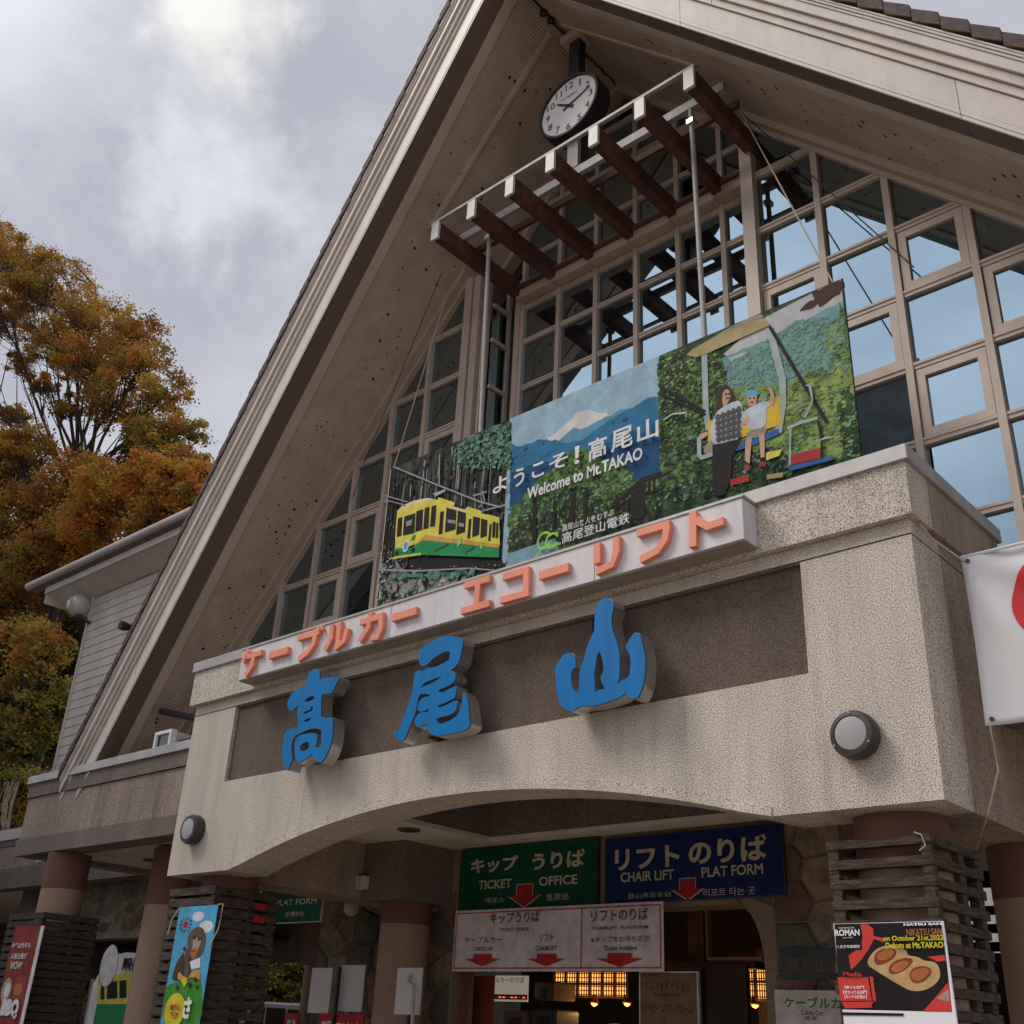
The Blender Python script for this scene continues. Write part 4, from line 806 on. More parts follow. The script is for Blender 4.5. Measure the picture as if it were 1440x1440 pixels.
for q_, wd in (([(-6.363,6.798),(-6.107,6.906),(-5.955,6.982),(-5.709,6.98)], .06), ([(-6.311,6.767),(-6.057,6.814),(-5.712,6.8)], .03), ([(-5.955,7.013),(-5.967,6.532)], .08), ([(-6.056,6.891),(-6.05,6.54)], .1), ([(-6.141,6.809),(-6.141,6.657)], .03), ([(-5.873,6.971),(-5.874,6.804)], .025), ([(-5.807,6.966),(-5.809,6.8)], .025),
               ([(-7.48,7.21),(-7.452,6.649)], .06), ([(-6.905,7.118),(-6.91,6.644)], .06), ([(-7.167,7.117),(-7.177,6.638)], .04), ([(-6.72,7.062),(-6.731,6.703)], .05)):
    L2.append(('pr_black', stroke(q_, wd)))
im = [i_ for i_, l_ in enumerate(L2) if l_[0] == 'pr_platform'][0]
picture('mountain_print', BY, rough(L2[:im]), BN, 6)
lf_ = [(-7.871,7.226),(-7.7,7.243),(-7.53,7.427),(-7.335,7.467),(-7.183,7.553),(-7.034,7.672),(-6.92,7.667),(-6.77,7.666),(-6.638,7.539),(-6.438,7.374),(-6.261,7.316),(-6.123,7.207),(-6.056,6.998),(-5.889,6.977),(-5.724,7.016),(-5.715,6.607),(-6.361,6.568),(-7.263,6.661),(-7.871,6.744)]
lo__ = [(-7.851,6.903),(-7.432,7.031),(-6.9,6.957),(-6.364,6.907),(-5.712,6.785),(-5.718,6.432),(-6.533,6.464),(-7.448,6.552),(-7.85,6.576)]
m2_ = [(-7.901,8.035),(-7.456,7.971),(-6.808,7.73),(-6.192,7.895),(-5.896,7.949),(-5.726,7.901),(-5.716,7.059),(-6.732,7.637),(-7.501,7.657),(-7.88,7.692)]
dabs('leaf_flecks', BY, [(m2_, 120, ['pr_mt2', 'pr_mt2', 'pr_mt3'], .02, .07, .5), (lf_, 1500, ['pr_leaf', 'pr_yleaf', 'pr_leafdark', 'pr_leafdark', 'pr_hill'], .01, .034, .8), (lo__, 900, ['pr_black', 'pr_leafdark', 'pr_trunks', 'pr_leaf'], .01, .03, 1.3)], BN, .0044, 5)
picture('railing_print', BY, rough(L2[im:]), BN, 32)
Z = '@920,380,4.5'
L3 = [('pr_skyw', [(-4.907,8.148),(-4.406,8.386),(-3.541,8.478),(-3.538,7.901),(-4.256,7.932),(-4.835,8.059)]), ('pr_hillfar', [(-4.929,8.098),(-4.682,8.112),(-4.316,8.111),(-4.188,8.151),(-3.959,8.165),(-3.703,8.181),(-3.552,8.187),(-3.542,7.774),(-4.264,7.821),(-4.896,7.966)]),
 ('pr_skyw', [(-4.853,8.076),(-4.61,8.062),(-4.428,8.043),(-4.688,7.997),(-4.818,8.022)]),
 ('pr_hill', [(-4.913,8.012),(-4.536,8.07),(-4.242,8.137),(-4.062,8.191),(-3.727,8.097),(-3.539,7.809),(-3.573,7.286),(-4.292,7.424),(-4.909,7.7)]),
 ('pr_leaf', [(-5.724,8.429),(-5.331,8.408),(-5.059,8.232),(-4.948,8.105),(-4.88,7.92),(-4.905,7.775),(-5.041,7.713),(-5.158,7.15),(-5.723,7.248)]), ('pr_leafdark', [(-5.725,8.418),(-5.372,8.405),(-5.364,7.996),(-5.439,7.437),(-5.722,7.324)]),
 ('pr_yleaf', [(-4.909,7.7),(-4.599,7.617),(-4.287,7.495),(-4.113,7.518),(-3.775,7.545),(-3.539,7.556),(-3.53,6.924),(-3.545,6.472),(-4.266,6.585),(-4.848,7.043)]),
 ('pr_leaf', [(-3.836,7.809),(-3.685,8.003),(-3.562,8.173),(-3.531,7.806),(-3.535,7.518),(-3.687,7.617),(-3.829,7.695)]), ('pr_yleaf', [(-3.821,7.784),(-3.741,7.935),(-3.599,8.039),(-3.589,7.794),(-3.715,7.666)]), ('pr_leafdark', [(-3.72,7.081),(-3.573,7.286),(-3.53,6.924),(-3.542,6.471),(-3.711,6.503),(-3.735,6.744)]),
 ('pr_leafdark', [(-5.722,7.286),(-5.212,7.243),(-4.749,6.866),(-4.333,6.831),(-4.189,6.509),(-4.698,6.499),(-5.237,6.558),(-5.753,6.658)]), ('pr_leaf', [(-5.714,7.188),(-5.407,7.179),(-5.221,6.986),(-5.323,6.782),(-5.691,6.768)]),
 ('pr_hair', [(-4,8.309),(-3.875,8.357),(-3.849,8.462),(-3.711,8.473),(-3.558,8.477),(-3.554,8.34),(-3.66,8.276),(-3.747,8.249),(-3.845,8.304),(-3.952,8.254)]),
 # chairlift
 ('pr_roof', [(-5.364,8.32),(-5.252,8.364),(-4.876,8.415),(-4.407,8.377),(-4.342,8.259),(-4.674,8.247),(-5.098,8.228),(-5.236,8.236)]), ('pr_khaki', [(-5.252,8.364),(-4.875,8.425),(-4.721,8.448),(-4.439,8.457),(-4.399,8.363),(-4.876,8.405)])]
for k_, q_, wd in (('pr_steel', [(-5.134,8.223),(-5.141,7.52),(-5.115,7.302)], .07), ('pr_steel', [(-4.361,8.238),(-4.255,7.575),(-4.27,7.288),(-4.339,6.983)], .075), ('pr_black', [(-4.352,8.243),(-4.106,7.607),(-3.831,6.915)], .035), ('pr_black', [(-5.72,8.066),(-5.144,7.521)], .03), ('pr_black', [(-5.721,7.975),(-5.146,7.484)], .03)):
    L3.append((k_, stroke(q_, wd)))
L3 += [('pr_seat', [(-5.12,7.399),(-4.722,7.365),(-4.294,7.388),(-4.299,7.066),(-4.737,7.077),(-5.13,7.159)]), ('pr_khaki', [(-5.209,7.056),(-5.12,7.174),(-4.951,7.189),(-4.975,7.068),(-5.089,6.997)]),
 ('pr_blue', [(-5.071,6.991),(-4.336,7.035),(-4.323,6.968),(-4.603,6.941),(-5.073,6.946)]), ('pr_steel', stroke([(-5.231,7.25),(-5.238,7.047),(-5.211,7.001),(-5.071,7)], .05)),
 # woman
 ('pr_hair', [(-5.022,7.476),(-4.994,7.695),(-4.944,7.762),(-4.869,7.751),(-4.818,7.645),(-4.787,7.52),(-4.864,7.455),(-4.978,7.422)]), ('pr_skin', [(-4.939,7.654),(-4.899,7.706),(-4.845,7.665),(-4.836,7.577),(-4.879,7.536),(-4.91,7.472),(-4.937,7.501)]),
 ('pr_shirt', [(-5.033,7.461),(-4.937,7.501),(-4.75,7.525),(-4.701,7.413),(-4.738,7.06),(-4.882,7.082),(-5.058,7.088),(-5.108,7.244)]), ('pr_skin', [(-5.24,7.253),(-5.21,7.289),(-5.116,7.275),(-5.127,7.232),(-5.213,7.206)]),
 ('pr_black', [(-5.076,7.103),(-4.739,7.051),(-4.797,6.971),(-4.855,6.901),(-4.886,6.627),(-4.982,6.499),(-5.09,6.531),(-5.09,6.762)]),
 # boy
 ('pr_cap', [(-4.685,7.538),(-4.655,7.583),(-4.583,7.583),(-4.524,7.513),(-4.535,7.48),(-4.641,7.512)]), ('pr_skin', [(-4.659,7.518),(-4.544,7.484),(-4.559,7.378),(-4.63,7.396)]), ('pr_shirt', [(-4.733,7.332),(-4.63,7.386),(-4.434,7.395),(-4.395,7.317),(-4.457,7.304),(-4.45,7.093),(-4.664,7.115),(-4.675,7.237)]),
 ('pr_skin', [(-4.412,7.323),(-4.387,7.442),(-4.416,7.527),(-4.381,7.523),(-4.345,7.407),(-4.361,7.304)]), ('pr_skin', [(-4.739,7.215),(-4.653,7.294),(-4.621,7.236),(-4.677,7.201)]), ('pr_khaki', [(-4.702,7.065),(-4.664,7.115),(-4.449,7.102),(-4.467,7.018),(-4.598,7.011)]),
 ('pr_skin', [(-4.694,7.053),(-4.623,7.038),(-4.666,6.75),(-4.717,6.802)]), ('pr_skin', [(-4.545,7.028),(-4.483,7.033),(-4.5,6.765),(-4.542,6.779)]), ('pr_red', [(-4.722,6.759),(-4.664,6.731),(-4.68,6.675),(-4.731,6.709)]), ('pr_red', [(-4.562,6.742),(-4.495,6.711),(-4.495,6.659),(-4.562,6.689)]),
  ('pr_black', disc(*[(-4.889,7.639)][0], .012)), ('pr_black', disc(*[(-4.852,7.628)][0], .012)), ('pr_red', stroke([(-4.899,7.591),(-4.849,7.578)], .014)), ('pr_black', disc(*[(-4.621,7.485)][0], .011)), ('pr_black', disc(*[(-4.575,7.473)][0], .011)), ('pr_red', stroke([(-4.624,7.436),(-4.583,7.428)], .014)),
 # other chairs
 ('pr_red', [(-4.233,6.702),(-3.913,6.671),(-3.922,6.565),(-4.233,6.591)]), ('pr_blue', [(-4.233,6.583),(-3.8,6.549),(-3.804,6.509),(-4.237,6.533)]), ('pr_steel', stroke([(-4.236,6.999),(-4.068,7.009),(-3.921,6.999)], .03)), ('pr_steel', stroke([(-4.204,6.979),(-4.241,6.593)], .02)), ('pr_black', stroke([(-3.916,6.963),(-3.894,6.749),(-3.917,6.571)], .025)),
 ('pr_red', [(-4.885,6.644),(-4.691,6.635),(-4.677,6.561),(-4.889,6.575)]), ('pr_roof', [(-4.487,6.57),(-4.311,6.54),(-4.32,6.491),(-4.487,6.519)]), ('pr_yellow', [(-4.475,6.809),(-4.31,6.789),(-4.34,6.729),(-4.485,6.725)]), ('pr_steel', [(-3.983,6.746),(-3.86,6.771),(-3.782,6.744),(-3.91,6.746)]), ('pr_steel', [(-4.02,7.4),(-3.954,7.392),(-3.945,7.201),(-3.962,7.198),(-3.981,7.366)]), ('pr_steel', stroke([(-3.953,7.204),(-4.048,7.046)], .02))]
rd = random.Random(2)
sp_ = [(-5.03,7.432),(-4.718,7.438),(-5.028,7.114),(-4.746,7.08)]
for i in range(5):
    u = (i+.5)/5; tp = (sp_[0][0]+(sp_[1][0]-sp_[0][0])*u, sp_[0][1]+(sp_[1][1]-sp_[0][1])*u); bt_ = (sp_[2][0]+(sp_[3][0]-sp_[2][0])*u, sp_[2][1]+(sp_[3][1]-sp_[2][1])*u); L3.append(('pr_dgrey', stroke([tp, bt_], .035)))
for i in range(5):
    u = (i+.5)/5; L3.append(('pr_dgrey', stroke([(sp_[0][0]+(sp_[2][0]-sp_[0][0])*u, sp_[0][1]+(sp_[2][1]-sp_[0][1])*u), (sp_[1][0]+(sp_[3][0]-sp_[1][0])*u, sp_[1][1]+(sp_[3][1]-sp_[1][1])*u)], .03)))
ic = [i_ for i_, l_ in enumerate(L3) if l_[0] == 'pr_roof'][0]
picture('hillside_print', BY, rough(L3[:ic]), BN, 6)
hl_ = [(-4.913,8.012),(-4.536,8.07),(-4.242,8.137),(-4.062,8.191),(-3.727,8.097),(-3.539,7.809),(-3.557,7.456),(-4.282,7.567),(-4.907,7.738)]
ll_ = [(-5.724,8.429),(-5.331,8.408),(-5.059,8.232),(-4.948,8.105),(-4.88,7.92),(-4.905,7.775),(-5.041,7.713),(-5.158,7.15),(-5.723,7.248)]
yl_ = [(-4.909,7.7),(-4.599,7.617),(-4.287,7.495),(-4.113,7.518),(-3.775,7.545),(-3.562,8.173),(-3.531,7.806),(-3.53,6.924),(-3.545,6.472),(-4.266,6.585),(-4.848,7.043)]
bl_ = [(-5.722,7.286),(-5.208,7.355),(-4.749,6.866),(-4.333,6.831),(-4.189,6.509),(-4.698,6.499),(-5.237,6.558),(-5.753,6.658)]
dabs('leaf_flecks', BY, [(hl_, 700, ['pr_hill', 'pr_hill', 'pr_hillfar'], .012, .035, .8), (ll_, 1100, ['pr_leaf', 'pr_leafdark', 'pr_leafdark', 'pr_yleaf', 'pr_black'], .01, .035, .8), (yl_, 1300, ['pr_yleaf', 'pr_leaf', 'pr_yleaf', 'pr_yleaf', 'pr_hill', 'pr_leaf'], .01, .04, .7), (bl_, 1000, ['pr_leaf', 'pr_leafdark', 'pr_black', 'pr_trunks', 'pr_leafblue'], .01, .035, .8)], BN, .0066, 6)
picture('chairlift_print', BY, rough(L3[ic:]), BN, 46)
TY = BY-.05
for ch, bb in (('よ', [(-8.123,7.449),(-7.891,7.662)]), ('う', [(-7.785,7.432),(-7.616,7.674)]), ('こ', [(-7.499,7.461),(-7.311,7.651)]), ('そ', [(-7.235,7.475),(-6.961,7.666)]), ('！', [(-6.861,7.444),(-6.789,7.677)]),
               ('高', [(-6.661,7.407),(-6.405,7.685)]), ('尾', [(-6.344,7.419),(-6.049,7.688)]), ('山', [(-5.99,7.418),(-5.71,7.673)]), ('へ', [(-5.662,7.574),(-5.351,7.624)])):
    text('slogan_letter', ch, bb[0], bb[1], TY, 'pr_white', BN, bold=.018)
def textrow(nm, s, q0, q1, y, mk, par, bold=0): text(nm, s, q0, q1, y, mk, par, bold=bold)
a = [(-7.561,7.212),(-5.923,7.309)]; b = [(-7.568,7.331),(-5.924,7.184)]
textrow('slogan_line', 'Welcome to Mt.TAKAO', a[0], (a[1][0], a[0][1]+.15), TY, 'pr_white', BN, .022)
a = [(-7.012,6.647),(-6.295,6.646)]; textrow('slogan_line', '高尾山と人をむすぶ', a[0], (a[1][0], a[0][1]+.085), TY, 'pr_white', BN, .004)
a = [(-7.011,6.502),(-6.093,6.483)]; textrow('company_line', '高尾登山電鉄', a[0], (a[1][0], a[0][1]+.13), TY, 'pr_white', BN, .006)
ring = lambda c_, r0, w_: disc(c_[0], c_[1], r0, n=18, a0=.3, a1=6.2)+disc(c_[0], c_[1], r0-w_, n=18, a0=.3, a1=6.2)[::-1]
ca, cb = [(-7.271,6.616),(-7.158,6.585)]
picture('company_mark', TY, [('pr_lime', ring(ca, .11, .028)), ('pr_lime', ring(cb, .1, .028)), ('pr_lime', stroke([(ca[0]-.14, ca[1]-.2), (ca[0]-.02, ca[1]-.08), (cb[0]+.13, cb[1]-.07)], .025))], BN, 1)
box('hem', x3_-.012, x3_+.006, BY-.003, BY+.015, BBt, BT, 'pr_black', BN); box('hem', x0_-.006, x0_+.004, BY-.003, BY+.015, BBt, BT, 'pr_cream', BN)
box('top_rail', x0_, x3_, BY+.015, BY+.05, BT-.08, BT-.02, 'steel', BN)
for x in (-8.5, -5.17):
    t = thing('hanger_pole', (x, 1.33, 8.4), 'left steel pole hanging from the pergola down to the banner' if x < -7 else 'right steel pole hanging from the pergola down to the banner', 'pole', 'poles holding the banner')
    MB().tube([(x-.02, 1.33, 11.8), (x+.02, 1.4, 8.0)], .032, 10).build('tube', 'galvanised', t, smooth=True); box('clamp', x-.06, x+.03, 1.28, 1.39, 11.55, 11.62, 'steel', t)
def rope(nm, pts, r, mk, label, cat='rope', group=None):
    return tag(MB().tube(pts, r, 5).build(nm, mk), label, cat, group)
mat('rope_mat', (.45, .38, .3), .9); mat('wire', (.05, .045, .04), .6)
rope('stay_wire', [(-4.72, 1.68, 11.75), (-3.66, 1.38, 8.5)], .009, 'rope_mat', 'thin stay rope from the right pergola end to the banner corner', group='ropes steadying the banner')
rope('stay_wire', [(-4.72, 1.72, 11.75), (-3.1, 2.1, 8.85)], .008, 'wire', 'thin dark stay rope running past the banner corner to the window bar', group='ropes steadying the banner')
rope('stay_wire', [(-9.72, 1.72, 11.45), (-10.1, 1.38, 8.5)], .009, 'rope_mat', 'thin stay rope from the left soffit to the left banner corner', group='ropes steadying the banner')
rope('stay_wire', [(-9.75, 1.6, 11.75), (-11.4, 1.9, 9.3), (-11.6, 1.9, 8.7)], .007, 'wire', 'thin dark wire running down the left soffit', group='ropes steadying the banner')

# ---------------------------------------------------------------- flag on the right
FL = thing('white_flag', (-1.6, .3, 3.6), 'white flag with a red disc tied beside the right portal return', 'flag')
nx, nz = 34, 24; W0, W1, H0, H1 = -2.45, -.6, 3.6, 4.815; mb = MB(); vv = []
def fy(u, v):
    d1 = math.hypot(u, (1-v)); ang = math.atan2(1-v, u+1e-6)
    return .3+.035*math.sin(ang*9+d1*2)*min(1, d1*2)*(1-.35*d1)+.012*math.sin(u*15+v*4)
for i in range(nx+1):
    for j in range(nz+1):
        u, v = i/nx, j/nz; vv.append((W0+(W1-W0)*u, fy(u*1.5, v), H0+(H1-H0)*v))
fs = [(i*(nz+1)+j, (i+1)*(nz+1)+j, (i+1)*(nz+1)+j+1, i*(nz+1)+j+1) for i in range(nx) for j in range(nz)]
mb.add(vv, fs); fo = mb.build('cloth', 'flag_white', FL, smooth=True, fix=False); md = fo.modifiers.new('s', 'SOLIDIFY'); md.thickness = .003
cx_, cz_, rr_ = [(-2.159,4.385)][0][0]+.36, [(-2.159,4.385)][0][1]-.0, .36; mb = MB(); rings = 8; seg = 40; vv = [(cx_, fy((cx_-W0)/(W1-W0)*1.5, (cz_-H0)/(H1-H0))-.011, cz_)]
for r in range(1, rings+1):
    for k in range(seg):
        a = 2*math.pi*k/seg; x, z = cx_+rr_*r/rings*math.cos(a), cz_+rr_*r/rings*math.sin(a); vv.append((x, fy((x-W0)/(W1-W0)*1.5, (z-H0)/(H1-H0))-.011, z))
fs = [(0, 1+k, 1+(k+1) % seg) for k in range(seg)]+[(1+(r-1)*seg+k, 1+r*seg+k, 1+r*seg+(k+1) % seg, 1+(r-1)*seg+(k+1) % seg) for r in range(1, rings) for k in range(seg)]
mb.add(vv, fs); mb.build('red_disc', 'flag_red', FL, smooth=True, fix=False)
MB().tube([(W0, .296, H1), (W1, .296, H1)], .012, 6).build('top_hem', 'flag_white', FL)
for z in (H1-.04, H0+.04): MB().lathe([(.016, -.006), (.016, .004)], (W0+.045, fy(.03, .97 if z > 4 else .03)-.004, z), 'Y', 12).build('eyelet', 'steel_dark', FL)
rope('flag_cord', [(-2.42, .29, 3.6), (-2.41, .29, 3.3), (-2.52, .3, 3.03), (-2.83, .86, 2.91)], .006, 'rope_mat', 'pale cord from the bottom flag corner to the pallet stack')
rope('flag_cord', [(-2.43, .29, 4.78), (-2.6, .2, 4.97), (-2.64, .1, 5.06)], .008, 'rope_mat', 'short cord tying the top flag corner to the parapet')

# flood lamps, globe, spot on the annex
t = thing('floodlight', [(-14.324,5.334)][0]and([(-14.288,5.224)][0][0], 1.2, 5.15), 'white framed floodlight standing on the left wing coping', 'floodlight')
q = [(-14.788,5.504),(-14.138,5.225)]; X0, X1, Z0, Z1 = q[0][0]+.05, q[0][0]+.5, 5.155, 5.44
fr = MB(); s_ = .045; fr.box(X0, X1, 1.2, 1.3, Z1-s_, Z1).box(X0, X1, 1.2, 1.3, Z0, Z0+s_).box(X0, X0+s_, 1.2, 1.3, Z0+s_, Z1-s_).box(X1-s_, X1, 1.2, 1.3, Z0+s_, Z1-s_); fr.build('frame', 'white_plain', t)
box('glass', X0+s_, X1-s_, 1.24, 1.25, Z0+s_, Z1-s_, 'dark_glass', t); box('housing', X0+.05, X1-.02, 1.3, 1.55, Z0+.04, Z1-.02, 'white_paint', t); box('bracket', X1-.05, X1+.25, 1.35, 1.45, 5.15, 5.3, 'steel_dark', t)
q = [(-15.328,5.94),(-14.609,5.689)]; tag(MB().tube([(q[0][0], 1.55, q[0][1]), (q[1][0]+.3, 1.7, q[1][1])], .05, 8).build('drain_pipe', 'steel_dark'), 'short dark pipe above the floodlight beside the portal', 'pipe')
gp = [(-23.975,10.308),(-24.624,10.451)]; t = thing('globe_lamp', (gp[0][0], 3.8, gp[0][1]), 'clear glass globe lamp on the annex corner under the eave', 'lamp')
rg = .27; MB().lathe([(.01, -rg)]+[(rg*math.sin(a), -rg*math.cos(a)) for a in [i*math.pi/14 for i in range(1, 14)]]+[(.01, rg)], (gp[0][0], 3.75, gp[0][1]), 'Z', 28).build('globe', 'globe_glass', t, smooth=True)
MB().tube([(gp[0][0]+.1, 3.8, gp[0][1]-.24), (gp[0][0]+.3, 3.95, gp[0][1]-.42), (gp[0][0]+.3, 4.0, gp[0][1]-.4)], .04, 8).build('arm', 'steel_dark', t); MB().lathe([(.1, -.3), (.09, -.22)], (gp[0][0]+.06, 3.77, gp[0][1]), 'Z', 16).build('collar', 'steel_dark', t)
MB().lathe([(.05, -.08), (.07, .05)], (gp[0][0], 3.75, gp[0][1]), 'Z', 12).build('bulb', 'white_plain', t, smooth=True)
sp = [(-21.563,9.309)][0]; t = thing('spot_lamp', (sp[0], 3.8, sp[1]), 'small black spot lamp on the annex siding beside the verge', 'lamp')
MB().lathe([(.06, .12), (.1, 0), (.1, -.12), (.085, -.12)], (sp[0], 3.8, sp[1]), 'Y', 18).build('hood', 'black', t, smooth=True); box('bracket', sp[0]-.03, sp[0]+.2, 3.85, 3.98, sp[1]-.03, sp[1]+.03, 'black', t)

# ---------------------------------------------------------------- signs under the portal
def board(name, label, a, b, y, mk, th=.03, cat='sign', group=None, frame=None):
    t = thing(name, ((a[0]+b[0])/2, y, a[1]), label, cat, group); MB().box(a[0], b[0], y, y+th, a[1], b[1]).build('board', mk, t)
    if frame:
        f = .012; fb = MB(); fb.box(a[0]-f, b[0]+f, y-.006, y+th, b[1], b[1]+f).box(a[0]-f, b[0]+f, y-.006, y+th, a[1]-f, a[1]).box(a[0]-f, a[0], y-.006, y+th, a[1], b[1]).box(b[0], b[0]+f, y-.006, y+th, a[1], b[1]); fb.build('frame', frame, t)
    return t
def arrow(a, b, tip=.5, neck=.5):     # a lower left, b upper right, pointing down
    x0, z0, x1, z1 = a[0], a[1], b[0], b[1]; w_ = x1-x0; zm = z0+(z1-z0)*tip; n_ = w_*(1-neck)/2
    return [((x0+x1)/2, z0), (x1, zm), (x1-n_, zm), (x1-n_, z1), (x0+n_, z1), (x0+n_, zm), (x0, zm)]
for k_, c_ in (('sg_green', (.008, .1, .055)), ('sg_blue', (.012, .03, .14)), ('sg_cream', (.72, .66, .5)), ('sg_red', (.5, .03, .035)), ('sg_pink', (.72, .64, .64)), ('sg_ink', (.05, .035, .035)), ('sg_fur2', (.075, .052, .036)), ('sg_wood', (.2, .12, .07)), ('sg_slate', (.07, .085, .095)), ('sg_gold', (.17, .12, .07)), ('sg_yellow', (.75, .62, .03)), ('sg_bright', (.1, .45, .75)), ('sg_grass', (.06, .3, .03)), ('sg_brown', (.3, .06, .03)), ('sg_fur', (.14, .1, .07)), ('sg_face', (.5, .36, .3)), ('sg_bread', (.62, .42, .18)), ('sg_sausage', (.5, .18, .07)), ('sg_orange', (.75, .35, .05))):
    mat(k_, c_, .5, spec=.15, col2=tuple(v*.72 for v in c_), scale=9, detail=8, stain=.12)
SY = WY-.06
q = [(-10.14,2.979),(-7.961,3.726),(-7.83,3.004),(-5.595,3.693)]
G = board('ticket_office_sign', 'dark green TICKET OFFICE sign above the white notice banner', (q[0][0], q[0][1]), (q[1][0], q[1][1]), SY, 'sg_green', frame='steel_dark')
TS = SY-.002
def tx(par, s, bb, mk, y=None, bold=.02, nm='lettering', h=None): text(nm, s, bb[0], (bb[1][0], bb[0][1]+h) if h else bb[1], (TS if y is None else y), mk, par, bold=bold)
tx(G, 'キップ', [(-9.972,3.429),(-9.18,3.612)], 'sg_cream', bold=.035); tx(G, 'うりば', [(-8.951,3.416),(-8.14,3.617)], 'sg_cream', bold=.035)
tx(G, 'TICKET', [(-9.82,3.235),(-9.267,3.317)], 'sg_cream', h=.105); tx(G, 'OFFICE', [(-8.83,3.231),(-8.249,3.33)], 'sg_cream', h=.105); tx(G, '매표소', [(-9.698,3.071),(-9.371,3.133)], 'sg_cream', bold=0); tx(G, '售票处', [(-8.712,3.059),(-8.36,3.139)], 'sg_cream', bold=0)
ar = [(-9.305,3.008),(-8.798,3.262)]; picture('arrow', TS, [('sg_cream', arrow((ar[0][0]-.015, ar[0][1]-.015), (ar[1][0]+.015, ar[1][1]+.008))), ('sg_red', arrow(*ar))], G)
G = board('chair_lift_sign', 'dark blue CHAIR LIFT PLAT FORM sign with a red arrow', (q[2][0], q[2][1]), (q[3][0], q[3][1]), SY, 'sg_blue', frame='steel_dark')
tx(G, 'リフト', [(-7.705,3.34),(-6.83,3.574)], 'sg_cream', bold=.035); tx(G, 'のりば', [(-6.718,3.345),(-5.767,3.606)], 'sg_cream', bold=.035)
tx(G, 'CHAIR LIFT', [(-7.625,3.214),(-6.911,3.275)], 'sg_cream', h=.105); tx(G, 'PLAT FORM', [(-6.561,3.213),(-5.828,3.287)], 'sg_cream', h=.105)
tx(G, '登山吊车车站', [(-7.527,3.037),(-6.951,3.094)], 'sg_cream', bold=0); tx(G, '리프트 타는 곳', [(-6.542,3.02),(-5.929,3.098)], 'sg_cream', bold=0)
ar = [(-6.935,2.999),(-6.544,3.212)]; picture('arrow', TS, [('sg_cream', arrow((ar[0][0]-.015, ar[0][1]-.015), (ar[1][0]+.015, ar[1][1]+.008))), ('sg_red', arrow(*ar))], G)
# white notice banner in front
NY = 2.95; q = [(-9.938,2.28),(-6.882,2.962)]
G = thing('notice_banner', ((q[0][0]+q[1][0])/2, NY, q[0][1]), 'white notice banner with three red arrows hung below the green sign', 'banner')
mb = MB(); n = 40
vv = []
for i in range(n+1):
    x = q[0][0]+(q[1][0]-q[0][0])*i/n
    for z in (q[0][1], q[1][1]): vv.append((x, NY+.004*math.sin(i*.5)*(1 if z == q[0][1] else .4)+.008, z))
mb.add(vv, [(2*i, 2*i+2, 2*i+3, 2*i+1) for i in range(n)]); mb.build('cloth', 'sg_pink', G, smooth=True, fix=False)
ty = NY-.012; A_, B_ = q[0], q[1]; d_ = .035
fr = [('sg_red', stroke([(A_[0]+d_, A_[1]+d_), (A_[0]+d_, B_[1]-d_)], .012)), ('sg_red', stroke([(B_[0]-d_, A_[1]+d_), (B_[0]-d_, B_[1]-d_)], .012)), ('sg_red', stroke([(A_[0]+d_, A_[1]+d_), (B_[0]-d_, A_[1]+d_)], .012)), ('sg_red', stroke([(A_[0]+d_, B_[1]-d_), (B_[0]-d_, B_[1]-d_)], .012))]
xm = [(-7.963,2.758)][0][0]; fr.append(('sg_red', stroke([(xm, A_[1]+d_), (xm, B_[1]-d_)], .012)))
for aa in ([(-9.73,2.334),(-9.144,2.47)], [(-8.743,2.332),(-8.166,2.461)], [(-7.758,2.323),(-7.123,2.459)]): fr.append(('sg_red', arrow(*aa, tip=.62)))
picture('border_and_arrows', NY-.004, fr, G)
for s_, bb, bo in (('キップうりば', [(-9.34,2.799),(-8.571,2.917)], .006), ('TICKET OFFICE', [(-9.174,2.709),(-8.724,2.745)], .01), ('ケーブルカー', [(-9.743,2.585),(-9.137,2.662)], .0), ('リフト', [(-8.566,2.591),(-8.35,2.669)], 0), ('CABLECAR', [(-9.594,2.505),(-9.276,2.548)], .01), ('CHAIRLIFT', [(-8.615,2.494),(-8.303,2.543)], .01),
                   ('リフトのりば', [(-7.826,2.783),(-7.066,2.904)], .006), ('CHAIRLIFT  PLATFORM', [(-7.815,2.695),(-7.068,2.728)], .01), ('※キップをお持ちの方', [(-7.822,2.565),(-7.051,2.63)], 0), ('Ticket holders', [(-7.647,2.484),(-7.215,2.535)], .01)):
    text('lettering', s_, bb[0], bb[1], ty, 'sg_ink', G, bold=bo)
# platform sign half hidden at the left
q = [(-14.323,2.949),(-12.854,3.513)]; G = board('platform_sign', 'green PLAT FORM sign half hidden behind the left side beam', q[0], q[1], 3.2, 'sg_green', frame='sg_cream')
tx(G, 'カーのりば', [(-14.539,3.369),(-13.117,3.525)], 'sg_cream', y=3.197, bold=.03); tx(G, 'PLAT FORM', [(-13.93,3.185),(-12.985,3.267)], 'sg_cream', y=3.197); tx(G, '登纜车处', [(-13.673,3.029),(-13.224,3.093)], 'sg_cream', y=3.197, bold=.01)
